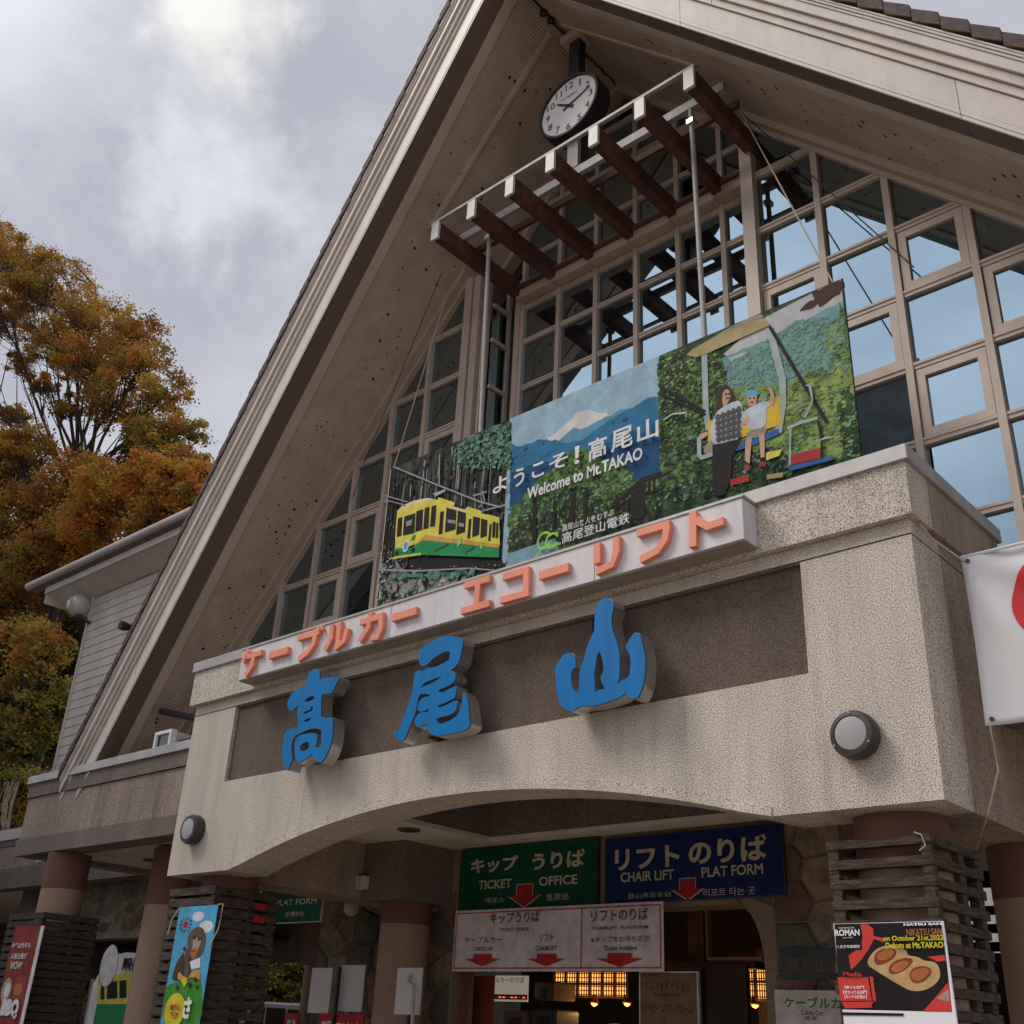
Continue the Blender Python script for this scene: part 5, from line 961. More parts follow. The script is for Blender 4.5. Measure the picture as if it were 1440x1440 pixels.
# slate plaque, cable car sign, info board, small lit panel
q = [(-5.684,2.229),(-5.088,2.509)]; G = board('slate_plaque', 'grey slate plaque with faint gold characters on the stone wall', q[0], (q[1][0]+.2, q[1][1]), 3.2, 'sg_slate', .05); tx(G, '高尾山駅', [(-5.611,2.279),(-5.031,2.428)], 'sg_gold', y=3.196, bold=.01)
q = [(-5.741,1.651),(-5.097,2.131)]; G = board('cable_car_sign', 'pale sign with green cable car lettering beside the doorway', q[0], (q[1][0]+.25, q[1][1]), 3.15, 'sg_pink'); tx(G, 'ケーブルカー', [(-5.643,1.977),(-4.934,2.073)], 'sg_grass', y=3.146, bold=.03); tx(G, 'Cable Car', [(-5.469,1.919),(-5.24,1.96)], 'sg_ink', y=3.146, bold=0); tx(G, '缆车', [(-5.436,1.872),(-5.302,1.911)], 'sg_ink', y=3.146, bold=0)
q = [(-7.283,1.591),(-6.581,2.278)]; G = board('information_board', 'brown framed information board hanging in the doorway', q[0], q[1], 3.1, 'sg_wood', frame='sg_pink'); tx(G, 'インフォメーション', [(-7.234,2.106),(-6.66,2.205)], 'sg_ink', y=3.096, bold=0); tx(G, 'コーヒー ソフトクリーム', [(-7.253,1.897),(-6.641,1.988)], 'sg_ink', y=3.096, bold=0); tx(G, 'INFORMATION', [(-7.108,2.053),(-6.783,2.084)], 'sg_ink', y=3.096, bold=0)
q = [(-11.12,2.041),(-10.525,2.367)]; G = board('fare_display', 'small cream display with a row of red lights in the doorway', q[0], q[1], 5, 'display_lit'); tx(G, 'ルカーのりば', [(-11.11,2.275),(-10.576,2.349)], 'sg_ink', y=4.99, bold=.01)
a = [(-11.122,2.067),(-10.513,2.129)]; box('led_strip', a[0][0], a[1][0], 4.985, 4.995, a[0][1], a[1][1], 'black', G)
for k in range(8): xx = a[0][0]+.05+(a[1][0]-a[0][0]-.1)*k/7; box('led', xx-.02, xx+.02, 4.975, 4.985, a[0][1]+.02, a[1][1]-.03, 'led_red' if k % 3 else 'white_plain', G)
q = [(-10.588,1.486),(-10.134,2.295)]; G = board('bbq_poster', 'dim red BBQ poster beside the door post', q[0], q[1], 3.9, 'sg_brown', cat='poster'); tx(G, 'BBQ', [(-10.564,1.779),(-10.264,1.9)], 'sg_wood', y=3.89, bold=.05)
# lattice lamps
def lattice(name, q, y, cols, rows, label):
    t = thing(name, ((q[0][0]+q[1][0])/2, y, q[0][1]), label, 'lamp', 'warm lattice lamps in the shop'); X0, Z0, X1, Z1 = q[0][0], q[0][1], q[1][0], q[1][1]
    box('paper', X0, X1, y, y+.02, Z0, Z1, 'lamp_paper', t)
    mb = MB(); fr = .02
    for i in range(cols+1): x = X0+(X1-X0)*i/cols; mb.box(x-.02, x+.02, y-.04, y-.001, Z0, Z1)
    for j in range(rows+1): z = Z0+(Z1-Z0)*j/rows; mb.box(X0, X1, y-.042, y-.001, z-.015, z+.015)
    mb.build('frame', 'timber_door', t)
    mb = MB()
    for i in range(cols):
        a_, b_ = X0+(X1-X0)*i/cols+.02, X0+(X1-X0)*(i+1)/cols-.02; n = 4
        for k in range(1, n): x = a_+(b_-a_)*k/n; mb.box(x-.006, x+.006, y-.02, y-.005, Z0, Z1)
        for j in range(rows*3): z = Z0+(Z1-Z0)*(j+.5)/(rows*3); mb.box(a_, b_, y-.018, y-.005, z-.006, z+.006)
    mb.build('fine_lattice', 'timber_door', t)
q = [(-10.875,2.161),(-9.57,2.489)]; lattice('lattice_lamp', q, 6, 6, 2, 'wide glowing orange lattice lamp behind the notice banner')
q = [(-7.767,2.161),(-7.43,2.58)]; lattice('lattice_lamp', q, 6, 2, 2, 'narrow glowing orange lattice lamp at the right of the doorway')
q = [(-10.508,1.82),(-9.622,2.09)]; t = thing('wall_shrine_panel', (q[0][0], 6.3, q[0][1]), 'round arched warm lit panel below the lattice lamp', 'panel')
MB().prism([(q[0][0]+(q[1][0]-q[0][0])*(.5-.5*math.cos(a)), q[0][1]-.45+.42*math.sin(a)) for a in [i*math.pi/14 for i in range(15)]], 6.3, 6.34).build('panel', 'sg_wood', t); MB().prism([(q[0][0]+(q[1][0]-q[0][0])*(.5-.54*math.cos(a)), q[0][1]-.45+.48*math.sin(a)) for a in [i*math.pi/14 for i in range(15)]], 6.342, 6.37).build('rim', 'timber_door', t)
for x, lb in (([(-10.154,2.089)][0], 'left'), ([(-9.594,2.099)][0], 'right'), ([(-7.629,2.115)][0], 'far right')):
    t = thing('down_lamp', (x[0], 6, x[1]), 'small warm downlamp, the %s one under the lattice lamps' % lb, 'lamp', 'warm downlamps in the shop'); MB().lathe([(.03, .1), (.07, 0), (.05, -.01)], (x[0], 6, x[1]), 'Z', 14).build('shade', 'timber_door', t); MB().lathe([(.045, 0), (.04, -.03), (.001, -.05)], (x[0], 6, x[1]), 'Z', 12).build('bulb', 'lamp_paper', t)
    l_ = bpy.data.lights.new('down_lamp_light', 'POINT'); l_.energy = 5; l_.color = (1, .5, .15); l_.shadow_soft_size = .05; lo = bpy.data.objects.new('down_lamp_light', l_); COL.objects.link(lo); lo.location = (x[0], 5.9, x[1]-.12)
# shop fittings
for q, y, mk, nm, lb in (([(-10.582,2.086),(-10.238,2.31)], 5.2, 'stucco_dark', 'vending_box', 'grey ticket machine head between the display and the lattice lamp'), ([(-11.224,1.499),(-10.765,1.937)], 5.3, 'sg_wood', 'ticket_counter', 'pale wooden counter front low in the doorway'), ([(-10.704,1.519),(-10.258,1.965)], 5.3, 'sg_slate', 'ticket_machine', 'dark ticket machine with a small screen low in the doorway')):
    t = thing(nm, (q[0][0], y, q[0][1]), lb, 'machine'); MB().box(q[0][0], q[1][0], y, y+.5, q[0][1], q[1][1]).build('cabinet', mk, t, bevel=.02); box('screen', q[0][0]+.12, q[1][0]-.12, y-.01, y, q[1][1]-.25, q[1][1]-.08, 'black', t)
q = [(-11.099,3.184),(-10.907,3.346)]; t = thing('sensor_box', (q[0][0], 2.3, q[0][1]), 'small white square sensor box on the column head', 'sensor'); MB().box(q[0][0], q[1][0], 2.27, 2.365, q[0][1], q[1][1]).build('case', 'white_paint', t, bevel=.01); box('mount', q[0][0]+.03, q[1][0]-.03, 2.3, 2.368, q[1][1]+.001, q[1][1]+.02, 'steel_dark', t)
gl = [(-13.764,3.289)][0]; t = thing('ceiling_globe', (gl[0], 4.5, gl[1]), 'white globe lamp hanging below the side beam near the stone pier', 'lamp'); MB().lathe([(.001, -.12)]+[(.12*math.sin(a), -.12*math.cos(a)) for a in [i*math.pi/10 for i in range(1, 10)]]+[(.001, .12)], (gl[0], 4.5, gl[1]), 'Z', 20).build('globe', 'white_plain', t, smooth=True); MB().tube([(gl[0], 4.5, gl[1]+.1), (gl[0], 4.5, 4.3)], .012, 6).build('cord', 'steel_dark', t)
dl = [(-9.719,1.868)][0]; t = thing('downlight', (dl[0], dl[1], 3.75), 'unlit round downlight in the portal ceiling', 'downlight', 'round downlights in the ceilings'); MB().lathe([(.13, -.02), (.14, -.001)], (dl[0], dl[1], 3.75), 'Z', 24).build('rim', 'stucco_dark', t); MB().lathe([(.1, -.022), (.1, -.021)], (dl[0], dl[1], 3.75), 'Z', 24).build('recess', 'steel_dark', t)
dl = [(-16.779,2.725)][0]; t = thing('downlight', (dl[0], dl[1], 3.95), 'unlit round downlight in the left wing ceiling', 'downlight', 'round downlights in the ceilings'); MB().lathe([(.15, -.02), (.16, -.001)], (dl[0], dl[1], 3.95), 'Z', 24).build('rim', 'stucco_dark', t); MB().lathe([(.11, -.022), (.11, -.021)], (dl[0], dl[1], 3.95), 'Z', 24).build('recess', 'steel_dark', t)

# ---------------------------------------------------------------- pallet stacks round the columns
def crib(x0, x1, y0, y1, ztop, zbot, label, n, dz=.128, hs=.056):
    t = thing('pallet_stack', ((x0+x1)/2, (y0+y1)/2, 0), label, 'pallets', 'wooden pallet stacks round the columns'); rd = random.Random(n); z = ztop; k = 0
    while z > zbot:
        j = lambda: rd.uniform(-.012, .012)
        h = hs+rd.uniform(-.004, .006)
        cubepiece('slat', x0+j(), x1+j(), y0+j()*.4, y0+.075, z-h, z, 'pallet', t, .006)
        cubepiece('slat', x1-.075, x1+j()*.4, y0+.08, y1+j(), z-h-.004, z-.004, 'pallet', t, .006)
        cubepiece('slat', x0+j()*.4, x0+.075, y0+.08, y1+j(), z-h-.004, z-.004, 'pallet', t, .006)
        cubepiece('slat', x0, x1, y1-.07, y1, z-h, z, 'pallet', t, .006)
        for xx in (x0+.01, x1-.085): cubepiece('block', xx+j(), xx+.075+j(), y0+.012, y0+.075, z-dz+.001, z-h-.001, 'pallet', t)
        for yy in ((y0+y1)/2+.02, y1-.12): cubepiece('block', x1-.074, x1-.008, yy+j(), yy+.09+j(), z-dz+.001, z-h-.006, 'pallet', t)
        z -= dz; k += 1
    return t
crib(-3.56, -2.83, .1, .95, 2.905, 1.3, 'weathered wooden pallet stack round the right front column, behind the food poster', 3)
crib(-11.68, -10.79, .07, .93, 2.95, 1.2, 'dark pallet stack round the left front column behind the monkey banner', 4, .112, .082)
crib(-17.6, -16.5, .95, 1.85, 2.95, 1.0, 'pallet stack round the far left column beside the BBQ banner', 5, .112, .082)
rd = random.Random(9)
rope('tie_cord', [(-2.93, .09, 2.92), (-2.88, .08, 2.9), (-2.86, .08, 2.83), (-2.9, .07, 2.8)], .005, 'rope_mat', 'frayed pale cord knotted on the corner of the right pallet stack')
# stickers seen between slats of the left stack
q = [(0.59,2.816),(0.744,2.772)]
t = thing('red_sticker', (-10.74, q[0][0], q[0][1]), 'red cloth scrap tucked between slats of the left pallet stack', 'sticker')
for qq in ([(0.583,2.762),(0.728,2.823)], [(0.58,2.62),(0.731,2.695)]): box('scrap', -10.748, -10.738, qq[0][0], qq[1][0], qq[0][1], qq[1][1], 'sg_red', t)

# food poster on the right stack
PY = .02
pq = [(-3.509,2.369),(-2.787,2.367),(-2.775,1.794),(-3.475,1.775)]
G = thing('food_poster', (-3.15, PY, 1.6), 'glossy black poster with three bread rolls and yellow lettering on the right pallet stack', 'poster')
MB().prism([pq[0], pq[1], (pq[2][0], 1.3), (pq[3][0], 1.3)], PY, PY+.01).build('sheet', 'poster_white', G)
K_ = '@1160,1280,7.2'
LP_ = [('pr_black', [(-3.503,2.367),(-2.786,2.363),(-2.792,1.858),(-3.502,1.858)]), ('sg_red2', [(-3.321,2.36),(-3.274,2.361),(-3.237,2.331),(-3.241,2.29),(-3.158,2.271),(-3.18,2.25),(-3.237,2.272),(-3.283,2.208),(-3.35,2.138),(-3.412,2.089),(-3.421,2.174),(-3.327,2.232),(-3.315,2.285)]), ('pr_black', [(-3.5,2.364),(-3.322,2.357),(-3.323,2.208),(-3.5,2.204)]),
 ('sg_red2', [(-2.904,2.164),(-2.798,2.172),(-2.793,2.141),(-2.846,2.136)]), ('sg_red2', [(-2.969,1.857),(-2.794,2.02),(-2.792,1.858)]), ('sg_face', [(-2.878,1.932),(-2.799,1.982),(-2.799,1.917),(-2.837,1.919)]),
 ('sg_bread', [(-3.296,2.144),(-3.258,2.19),(-3.202,2.225),(-3.11,2.238),(-3.096,2.212),(-3.03,2.208),(-3.031,2.171),(-2.966,2.165),(-2.925,2.139),(-2.858,2.136),(-2.835,2.097),(-2.839,2.042),(-2.888,1.998),(-2.964,1.969),(-3.039,1.971),(-3.098,2.002),(-3.17,2.041),(-3.256,2.092),(-3.293,2.115)]),
 ('sg_brown', [(-3.25,2.173),(-3.204,2.21),(-3.124,2.221),(-3.092,2.194),(-3.119,2.154),(-3.187,2.12),(-3.247,2.115)]), ('sg_sausage', [(-3.231,2.173),(-3.184,2.207),(-3.112,2.215),(-3.117,2.172),(-3.178,2.143),(-3.224,2.147)]),
 ('sg_brown', [(-3.164,2.098),(-3.127,2.137),(-3.054,2.16),(-2.989,2.154),(-3.016,2.114),(-3.09,2.069),(-3.155,2.063)]), ('sg_sausage', [(-3.144,2.103),(-3.102,2.134),(-3.024,2.145),(-3.028,2.114),(-3.089,2.078),(-3.134,2.075)]),
 ('sg_brown', [(-3.033,2.069),(-2.998,2.103),(-2.934,2.114),(-2.884,2.097),(-2.898,2.058),(-2.959,2.014),(-3.021,2.016)]), ('sg_sausage', [(-3.028,2.064),(-2.987,2.094),(-2.911,2.103),(-2.899,2.075),(-2.957,2.03),(-3.007,2.027)]),
 ('sg_red2', [(-3.508,2.045),(-3.3,2.046),(-3.288,1.912),(-3.497,1.906)]), ('sg_red2', [(-3.289,2.053),(-3.267,2.046),(-3.259,1.907),(-3.281,1.912)]), ('sg_red2', [(-3.494,1.901),(-3.275,1.907),(-3.297,1.884),(-3.285,1.873),(-3.471,1.864)]),
 ('pr_black', [(-3.5,1.842),(-3.091,1.844),(-3.093,1.83),(-3.498,1.825)])]
picture('printed_photo', PY, LP_, G)
ty = PY-.014
for s_, bb, mk, bo in (('ROMAN', [(-3.495,2.292),(-3.326,2.331)], 'poster_white', .03), ('since 1987', [(-3.444,2.277),(-3.375,2.286)], 'poster_white', 0), ('BAKERY&CAFE', [(-3.466,2.336),(-3.359,2.345)], 'poster_white', 0), ('八王子市高尾町', [(-3.494,2.218),(-3.332,2.237)], 'poster_white', .01),
                       ('NIKATSU SAN', [(-3.014,2.276),(-2.792,2.311)], 'sg_sausage', .02), ('on October 21st,2023', [(-3.171,2.244),(-2.787,2.296)], 'sg_yellow', .03), ('Debuts at Mt.TAKAO', [(-3.159,2.206),(-2.792,2.258)], 'sg_yellow', .03), ('Media', [(-3.462,2.05),(-3.337,2.077)], 'sg_red2', .02),
                       ('【旅とも日曜】', [(-3.458,1.978),(-3.328,1.996)], 'poster_white', .02), ('【ぜひってる日曜】', [(-3.471,1.946),(-3.311,1.97)], 'poster_white', .02), ('【ガイアの夜明け】', [(-3.464,1.922),(-3.316,1.942)], 'poster_white', .02), ('NATSU SAN', [(-3.029,2.343),(-2.785,2.358)], 'poster_white', .05)):
    (xa, za), (xb, zb) = bb
    if 'October' in s_: za = [(-2.976,2.251)][0][1]; zb = za+.036
    if 'Debuts' in s_: za = [(-2.981,2.212)][0][1]; zb = za+.036
    if 'NIKATSU' in s_: za = [(-2.972,2.285)][0][1]; zb = za+.04
    text('lettering', s_, (xa, za), (xb, zb), ty, mk, G, bold=bo)
# drop cloth of the poster edge
MB().tube([(pq[1][0], PY+.004, pq[1][1]), (pq[2][0]+.01, PY+.004, 1.3)], .008, 6).build('white_edge', 'poster_white', G)

# monkey banner
MY = -.0
mq = [(-11.242,2.727),(-10.506,2.73)]; bw = [(-11.162,1.562),(-10.391,1.583)]
G = thing('monkey_banner', (mq[0][0], -.05, 1.2), 'narrow sky blue and green banner with a monkey photo', 'banner'); PY = -.05
MB().prism([mq[0], mq[1], (mq[1][0]-.02, 1.1), (mq[0][0]+.0, 1.1)], PY, PY+.006).build('cloth', 'sg_bright', G)
LM = [('sg_grass', [(-11.232,1.931),(-11.055,1.971),(-10.933,1.964),(-10.786,2.029),(-10.611,1.995),(-10.54,1.894),(-10.471,1.532),(-11.192,1.51),(-11.26,1.887)]), ('pr_white', disc(*[(-10.851,2.621)][0], .11, .05)), ('pr_white', disc(*[(-10.668,2.513)][0], .13, .06)), ('sg_red', disc(*[(-11.067,2.543)][0], .055, .035))]
c_ = [(-11.067,2.543)][0]
for k in range(12):
    a = k*math.pi/6; LM.append(('sg_ink', stroke([(c_[0]+.08*math.cos(a), c_[1]+.05*math.sin(a)), (c_[0]+.125*math.cos(a), c_[1]+.08*math.sin(a))], .014)))
LM += [('sg_fur2', [(-11.028,2.257),(-10.953,2.292),(-10.857,2.255),(-10.807,2.202),(-10.813,2.115),(-10.815,1.986),(-11.151,1.975),(-11.154,2.063),(-11.123,2.151)]), ('sg_fur', [(-10.95,2.47),(-10.884,2.505),(-10.786,2.518),(-10.703,2.492),(-10.648,2.429),(-10.628,2.34),(-10.645,2.271),(-10.682,2.228),(-10.723,2.202),(-10.843,2.211),(-10.922,2.274),(-10.967,2.345),(-10.978,2.426)]), ('sg_fur2', stroke([(-11.091,2.002),(-11.039,2.133),(-10.965,2.221),(-10.916,2.256)], .05)), ('sg_fur', stroke([(-10.89,1.985),(-10.895,2.081),(-10.914,2.168),(-10.945,2.239)], .07)), ('sg_face', disc(*[(-10.949,2.252)][0], .05, .035)), ('sg_fur2', [(-11.043,2.306),(-11.016,2.328),(-10.965,2.301),(-10.972,2.27),(-11.025,2.275)]), ('sg_orange', [(-11.062,1.993),(-11.039,2.081),(-10.954,2.028),(-10.828,2.003),(-10.828,2.055),(-10.661,2.106),(-10.59,1.978),(-10.786,2.029),(-10.887,1.977)]), ('pr_white', [(-10.863,2.168),(-10.785,2.185),(-10.676,2.21),(-10.644,2.115),(-10.805,2.089)]),
 ('sg_face', [(-10.876,2.397),(-10.842,2.423),(-10.718,2.403),(-10.708,2.342),(-10.75,2.289),(-10.748,2.202),(-10.838,2.194),(-10.882,2.256),(-10.845,2.326)]), ('sg_sausage', [(-10.868,2.291),(-10.809,2.317),(-10.748,2.281),(-10.743,2.211),(-10.804,2.192),(-10.86,2.22)]), ('sg_fur', [(-10.901,2.424),(-10.865,2.443),(-10.707,2.421),(-10.708,2.399),(-10.838,2.413),(-10.87,2.379)]), ('sg_fur', [(-10.987,2.292),(-10.913,2.3),(-10.871,2.22),(-10.909,2.15),(-10.971,2.186)]), ('sg_ink', disc(*[(-10.845,2.406)][0], .034, .018)), ('sg_ink', disc(*[(-10.748,2.391)][0], .03, .016)), ('sg_brown', stroke([(-10.881,2.278),(-10.795,2.272)], .015)),
 ('sg_yellow', [(-10.964,1.981),(-10.919,2.024),(-10.837,1.977),(-10.885,1.917)]), ('sg_ink', disc(*[(-11.02,1.915)][0], .03, .02)), ('sg_ink', disc(*[(-10.785,1.943)][0], .035, .025)), ('sg_ink', disc(*[(-10.647,1.923)][0], .03, .02)), ('sg_ink', disc(*[(-10.703,1.999)][0], .03, .02)),
 ('sg_yellow', disc(*[(-10.994,1.693)][0], .19, .17))]
picture('printed_picture', PY, LM, G); ty = PY-.024
for s_, bb, mk, bo in (('さ', [(-10.817,1.62),(-10.677,1.828)], 'pr_white', .05), ('高尾山', [(-11.068,1.695),(-10.882,1.754)], 'sg_red', .03), ('薬王院', [(-11.042,1.615),(-10.895,1.681)], 'sg_red', .03)): text('lettering', s_, bb[0], bb[1], ty, mk, G, bold=bo)
rope('banner_tie', [(mq[1][0], PY, mq[1][1]), (mq[1][0]+.12, PY-.02, mq[1][1]+.0), (mq[1][0]+.1, PY-.02, mq[1][1]-.25), (mq[1][0]-.02, PY-.02, mq[1][1]-.42)], .008, 'rope_mat', 'pale tie string at the right top corner of the monkey banner')
rope('banner_tie', [(mq[0][0], PY, mq[0][1]), (mq[0][0]-.08, PY-.02, mq[0][1]-.12), (mq[0][0]-.12, PY-.02, mq[0][1]-.28)], .008, 'rope_mat', 'pale tie string at the left top corner of the monkey banner')
# BBQ banner far left
q = [(-17.085,2.761),(-16.272,2.742),(-16.01,1.464),(-17.088,1.434)]
G = thing('bbq_banner', (q[0][0], .85, 1), 'dark red BBQ banner with white lettering at the left picture edge', 'banner'); PY = .85
MB().prism([(q[0][0]-.0, q[0][1]), q[1], (q[1][0], 1.0), (q[0][0], 1.0)], PY, PY+.008).build('cloth', 'bbq_red', G)
e_ = q[1][0]; box('white_edge', e_, e_+.09, PY-.002, PY+.01, 1.0, q[1][1], 'pr_white', G)
ty = PY-.02
for s_, bb, mk, bo in (('今年は秋冬も', [(-17.03,2.444),(-16.423,2.523)], 'pr_white', .02), ('人気企画が', [(-16.974,2.298),(-16.459,2.38)], 'pr_white', .02), ('WOW!', [(-16.923,2.162),(-16.554,2.266)], 'pr_white', .02)): text('lettering', s_, bb[0], bb[1], ty, mk, G, bold=bo)
c1_, c2_ = [(-16.53,1.928)][0], [(-16.909,1.887)][0]
picture('printed_food', PY, [('sg_brown', disc(c1_[0], c1_[1], .2, .17)), ('sg_sausage', disc(c1_[0]-.02, c1_[1]-.03, .13, .08)), ('sg_face', disc(c2_[0], c2_[1], .15, .16)), ('pr_white', disc(c2_[0]+.02, c2_[1], .09, .1))], G)
text('lettering', 'BBQ', *[(-16.905,1.513),(-16.362,1.772)], ty, 'pr_white', G, bold=.08)
# small stand sign, station master cutout, notice boards
q = [(-16.831,1.485),(-16.635,2.113)]; G = board('stand_sign', 'narrow white stand sign with red and yellow panel beside the far pallet stack', (q[0][0], 1.0), (q[1][0], q[1][1]), 2, 'pr_white'); a = [(-16.789,1.486),(-16.708,1.837)]
picture('printed_panel', 2, [('sg_red', rectpts((a[0][0]+.08, 1.0), (a[1][0]+.05, a[1][1]))), ('sg_yellow', rectpts((a[0][0]+.14, a[1][1]-.25), (a[1][0]+.0, a[1][1]-.05))), ('sg_blue', rectpts((q[0][0], 1.2), (q[0][0]+.06, q[1][1]-.05))), ('sg_yellow', disc(*[(-16.738,2.004)][0], .08, .17)), ('sg_ink', disc(*[(-16.733,1.994)][0], .04, .1))], G)
q = [(-19.57,2.628),(-17.681,1.524)]; G = thing('cutout_board', (q[0][0], 3.6, 1), 'photo cutout board of a yellow cable car with a blank round face', 'board')
X0, X1, ZT = q[0][0], q[1][0], q[0][1]; MB().prism([(X0, 1), (X1, 1), (X1, ZT-.05), (X0+1.0, ZT), (X0+.4, ZT-.05), (X0+.05, ZT-.5)], 3.6, 3.64).build('board', 'pr_white', G)
c_ = [(-19.111,2.414)][0]; a = [(-19.383,2.24),(-18.064,2.322),(-17.878,1.819),(-19.27,1.795)]
picture('printed_cable_car', 3.6, [('pr_yellow', a), ('pr_green', [a[3], a[2], (a[2][0], 1), (a[3][0], 1)])]+[('pr_black', p_) for p_ in ([(-19.261,2.126),(-19.144,2.138),(-19.037,1.877),(-19.177,1.864)], [(-19.052,2.15),(-18.727,2.174),(-18.616,1.895),(-18.966,1.879)], [(-18.656,2.175),(-18.427,2.187),(-18.32,1.91),(-18.547,1.896)])]+[('pr_black', disc(c_[0], c_[1], .3, .36)), ('pr_white', disc(c_[0], c_[1], .285, .345))], G)
text('lettering', '駅長', *[(-18.614,2.32),(-18,2.532)], 3.57, 'pr_black', G, bold=.05)
q = [(-16.412,1.52),(-15.403,2.012)]; G = board('notice_board', 'pale notice board with dark lettering partly behind the monkey banner', (q[0][0], 1.0), q[1], 2.6, 'sg_pink'); tx(G, 'ケーブルカー', [(-16,1.879),(-15.196,1.957)], 'sg_ink', y=2.59, bold=0); tx(G, '乗車券', [(-15.76,1.815),(-15.261,1.871)], 'sg_ink', y=2.59, bold=.03)
for i, qq in enumerate(([(-15.978,1.763),(-15.237,1.796)], [(-15.84,1.708),(-15.221,1.749)])): tx(G, 'きっぷうりばはこちらです', qq, 'sg_ink', y=2.59, bold=0)
q = [(-15.896,1.534),(-15.637,1.683)]; picture('photos', 2.6, [('pr_leafdark', rectpts(*q)), ('pr_trunks', rectpts(*[(-15.531,1.544),(-15.333,1.69)]))], G)
for q, y, lb in (([(-13.156,1.782),(-12.708,2.355)], 3.4, 'blank white board left of the dark post'), ([(-12.519,1.814),(-12.029,2.39)], 3.4, 'blank white board right of the dark post'), ([(-10.068,1.781),(-9.659,2.266)], 2.2, 'blank white board with a bar, in front of the inner column')):
    G = board('white_board', lb, q[0], q[1], y, 'board_white', .02, 'board', 'blank white boards under the portal'); box('stand', (q[0][0]+q[1][0])/2-.02, (q[0][0]+q[1][0])/2+.02, y+.02, y+.05, 0, q[0][1]+.2, 'steel_dark', G)
q = [(-12.459,1.655),(-12.497,2.357)]; tag(box('dark_post', q[0][0], q[1][0], 3.3, 3.36, 0, q[1][1], 'steel_dark'), 'thin dark post between the two blank white boards', 'post')
q = [(-15.363,1.641),(-15.322,2.505)]; tag(MB().lathe([(.09, 0), (.09, q[1][1])], (q[0][0]+.12, 5, 0), 'Z', 14).build('pale_post', 'column_paint', smooth=True), 'pale round post in front of the parked white car', 'post')
tag(MB().tube([([(-9.79,2.192)][0][0], 2.15, [(-9.79,2.192)][0][1]), ([(-9.78,2.118)][0][0], 2.12, [(-9.78,2.118)][0][1]), ([(-9.695,2.089)][0][0], 2.12, [(-9.695,2.089)][0][1]), ([(-9.633,1.686)][0][0], 2.12, 1.2)], .02, 8).build('bent_pipe', 'galvanised'), 'bent metal pipe in front of the third white board', 'pipe')
for q, y, s_, lb in (([(-14.952,1.579),(-14.609,1.786)], 4.4, '時間 ご案内', 'small red sign in front of the white car'), ([(-12.825,1.603),(-11.903,1.782)], 3.35, '高尾ビアマウント', 'wide red sign with white lettering under the white boards')):
    G = board('red_sign', lb, (q[0][0], 1.2), q[1], y, 'sg_red'); text('lettering', s_, (q[0][0]+.08, q[1][1]-.3), (q[1][0]-.06, q[1][1]-.08), y-.006, 'pr_white', G, bold=.03)
# dark sign and house beyond the right column
q = [(-4.961,1.964),(-4.614,2.677)]; G = board('shop_sign', 'dark shop sign with outlined katakana right of the pallet stack', (q[0][0]-.2, 1.5), (q[1][0]+1.0, q[1][1]), 6, 'sg_ink'); text('lettering', 'ト', *[(-4.672,2.285),(-4.517,2.42)], 5.99, 'sg_slate', G, bold=.02)
HB = thing('neighbour_house', (-8, 30, 0), 'pale apartment house glimpsed between the right column and pallet stack', 'building')
q = [(-14.481,4.574),(-12.329,6.421)]; MB().box(q[0][0]-4, q[1][0]+6, 30, 38, 0, q[1][1]+3).build('wall', 'siding', HB)
for k in range(4):
    zz = [(-13.378,6.036),(-13.453,5.506),(-13.527,4.982),(-13.6,4.464)][k][1]; MB().box(q[0][0]-4, q[1][0]+6, 29.2, 29.99, zz-.35, zz+.45).build('balcony', 'white_paint', HB); MB().box(q[0][0]-2, q[1][0]+4, 29.995, 29.999, zz+.5, zz+1.6).build('window', 'dark_room', HB)

# ---------------------------------------------------------------- parked car
def van(cx, cy, label):
    t = thing('parked_car', (cx, cy, 0), label, 'car'); L_, W_, H_ = 3.9, 1.7, 1.78
    side = [(-1.95, .35), (-1.98, .8), (-1.9, 1.0), (-1.35, 1.12), (-.75, 1.68), (-.4, 1.78), (1.5, 1.76), (1.85, 1.5), (1.93, .9), (1.9, .35), (1.55, .3), (1.45, .6), (.95, .6), (.85, .3), (-.95, .3), (-1.05, .6), (-1.5, .6), (-1.6, .3)]
    MB().prism([(cx+a, b) for a, b in side], cy-W_/2, cy+W_/2).build('body', 'car_white', t, smooth=False, bevel=.05)
    for y in (cy-W_/2-.012,):
        for P in ([(-.95, 1.15), (-.62, 1.6), (-.05, 1.64), (-.05, 1.12)], [(.03, 1.12), (.03, 1.64), (.85, 1.63), (.85, 1.12)], [(.93, 1.12), (.93, 1.62), (1.45, 1.6), (1.62, 1.15)]): MB().prism([(cx+a, b) for a, b in P], y, y+.02).build('side_window', 'dark_glass', t)
    MB().hexa([(cx-1.36, y, 1.14) if s == 0 else (cx-.8, y, 1.64) for d in (0, 1) for y in (cy-.7, cy+.7) for s in (0, 1)]).build('windscreen', 'dark_glass', t, fix=False) if False else None
    for wx in (-1.27, 1.2):
        for wy in (cy-W_/2+.1, cy+W_/2-.1): wh = MB().lathe([(.29, -.1), (.3, 0), (.29, .1)], (cx+wx, wy, .3), 'Y', 20).build('wheel', 'black', t, smooth=True); MB().lathe([(.17, -.112), (.17, .112)], (cx+wx, wy, .3), 'Y', 14).build('rim', 'steel', wh)
    box('headlight', cx-1.99, cx-1.85, cy-.75, cy-.45, .75, .95, 'white_plain', t); box('door_handle', cx+.7, cx+.84, cy-W_/2-.03, cy-W_/2+.01, .98, 1.01, 'car_white', t)
cq = [(-25.962,2.182)][0]
car_t = van(cq[0], 13, 'white parked car glimpsed beyond the left pallet stack')
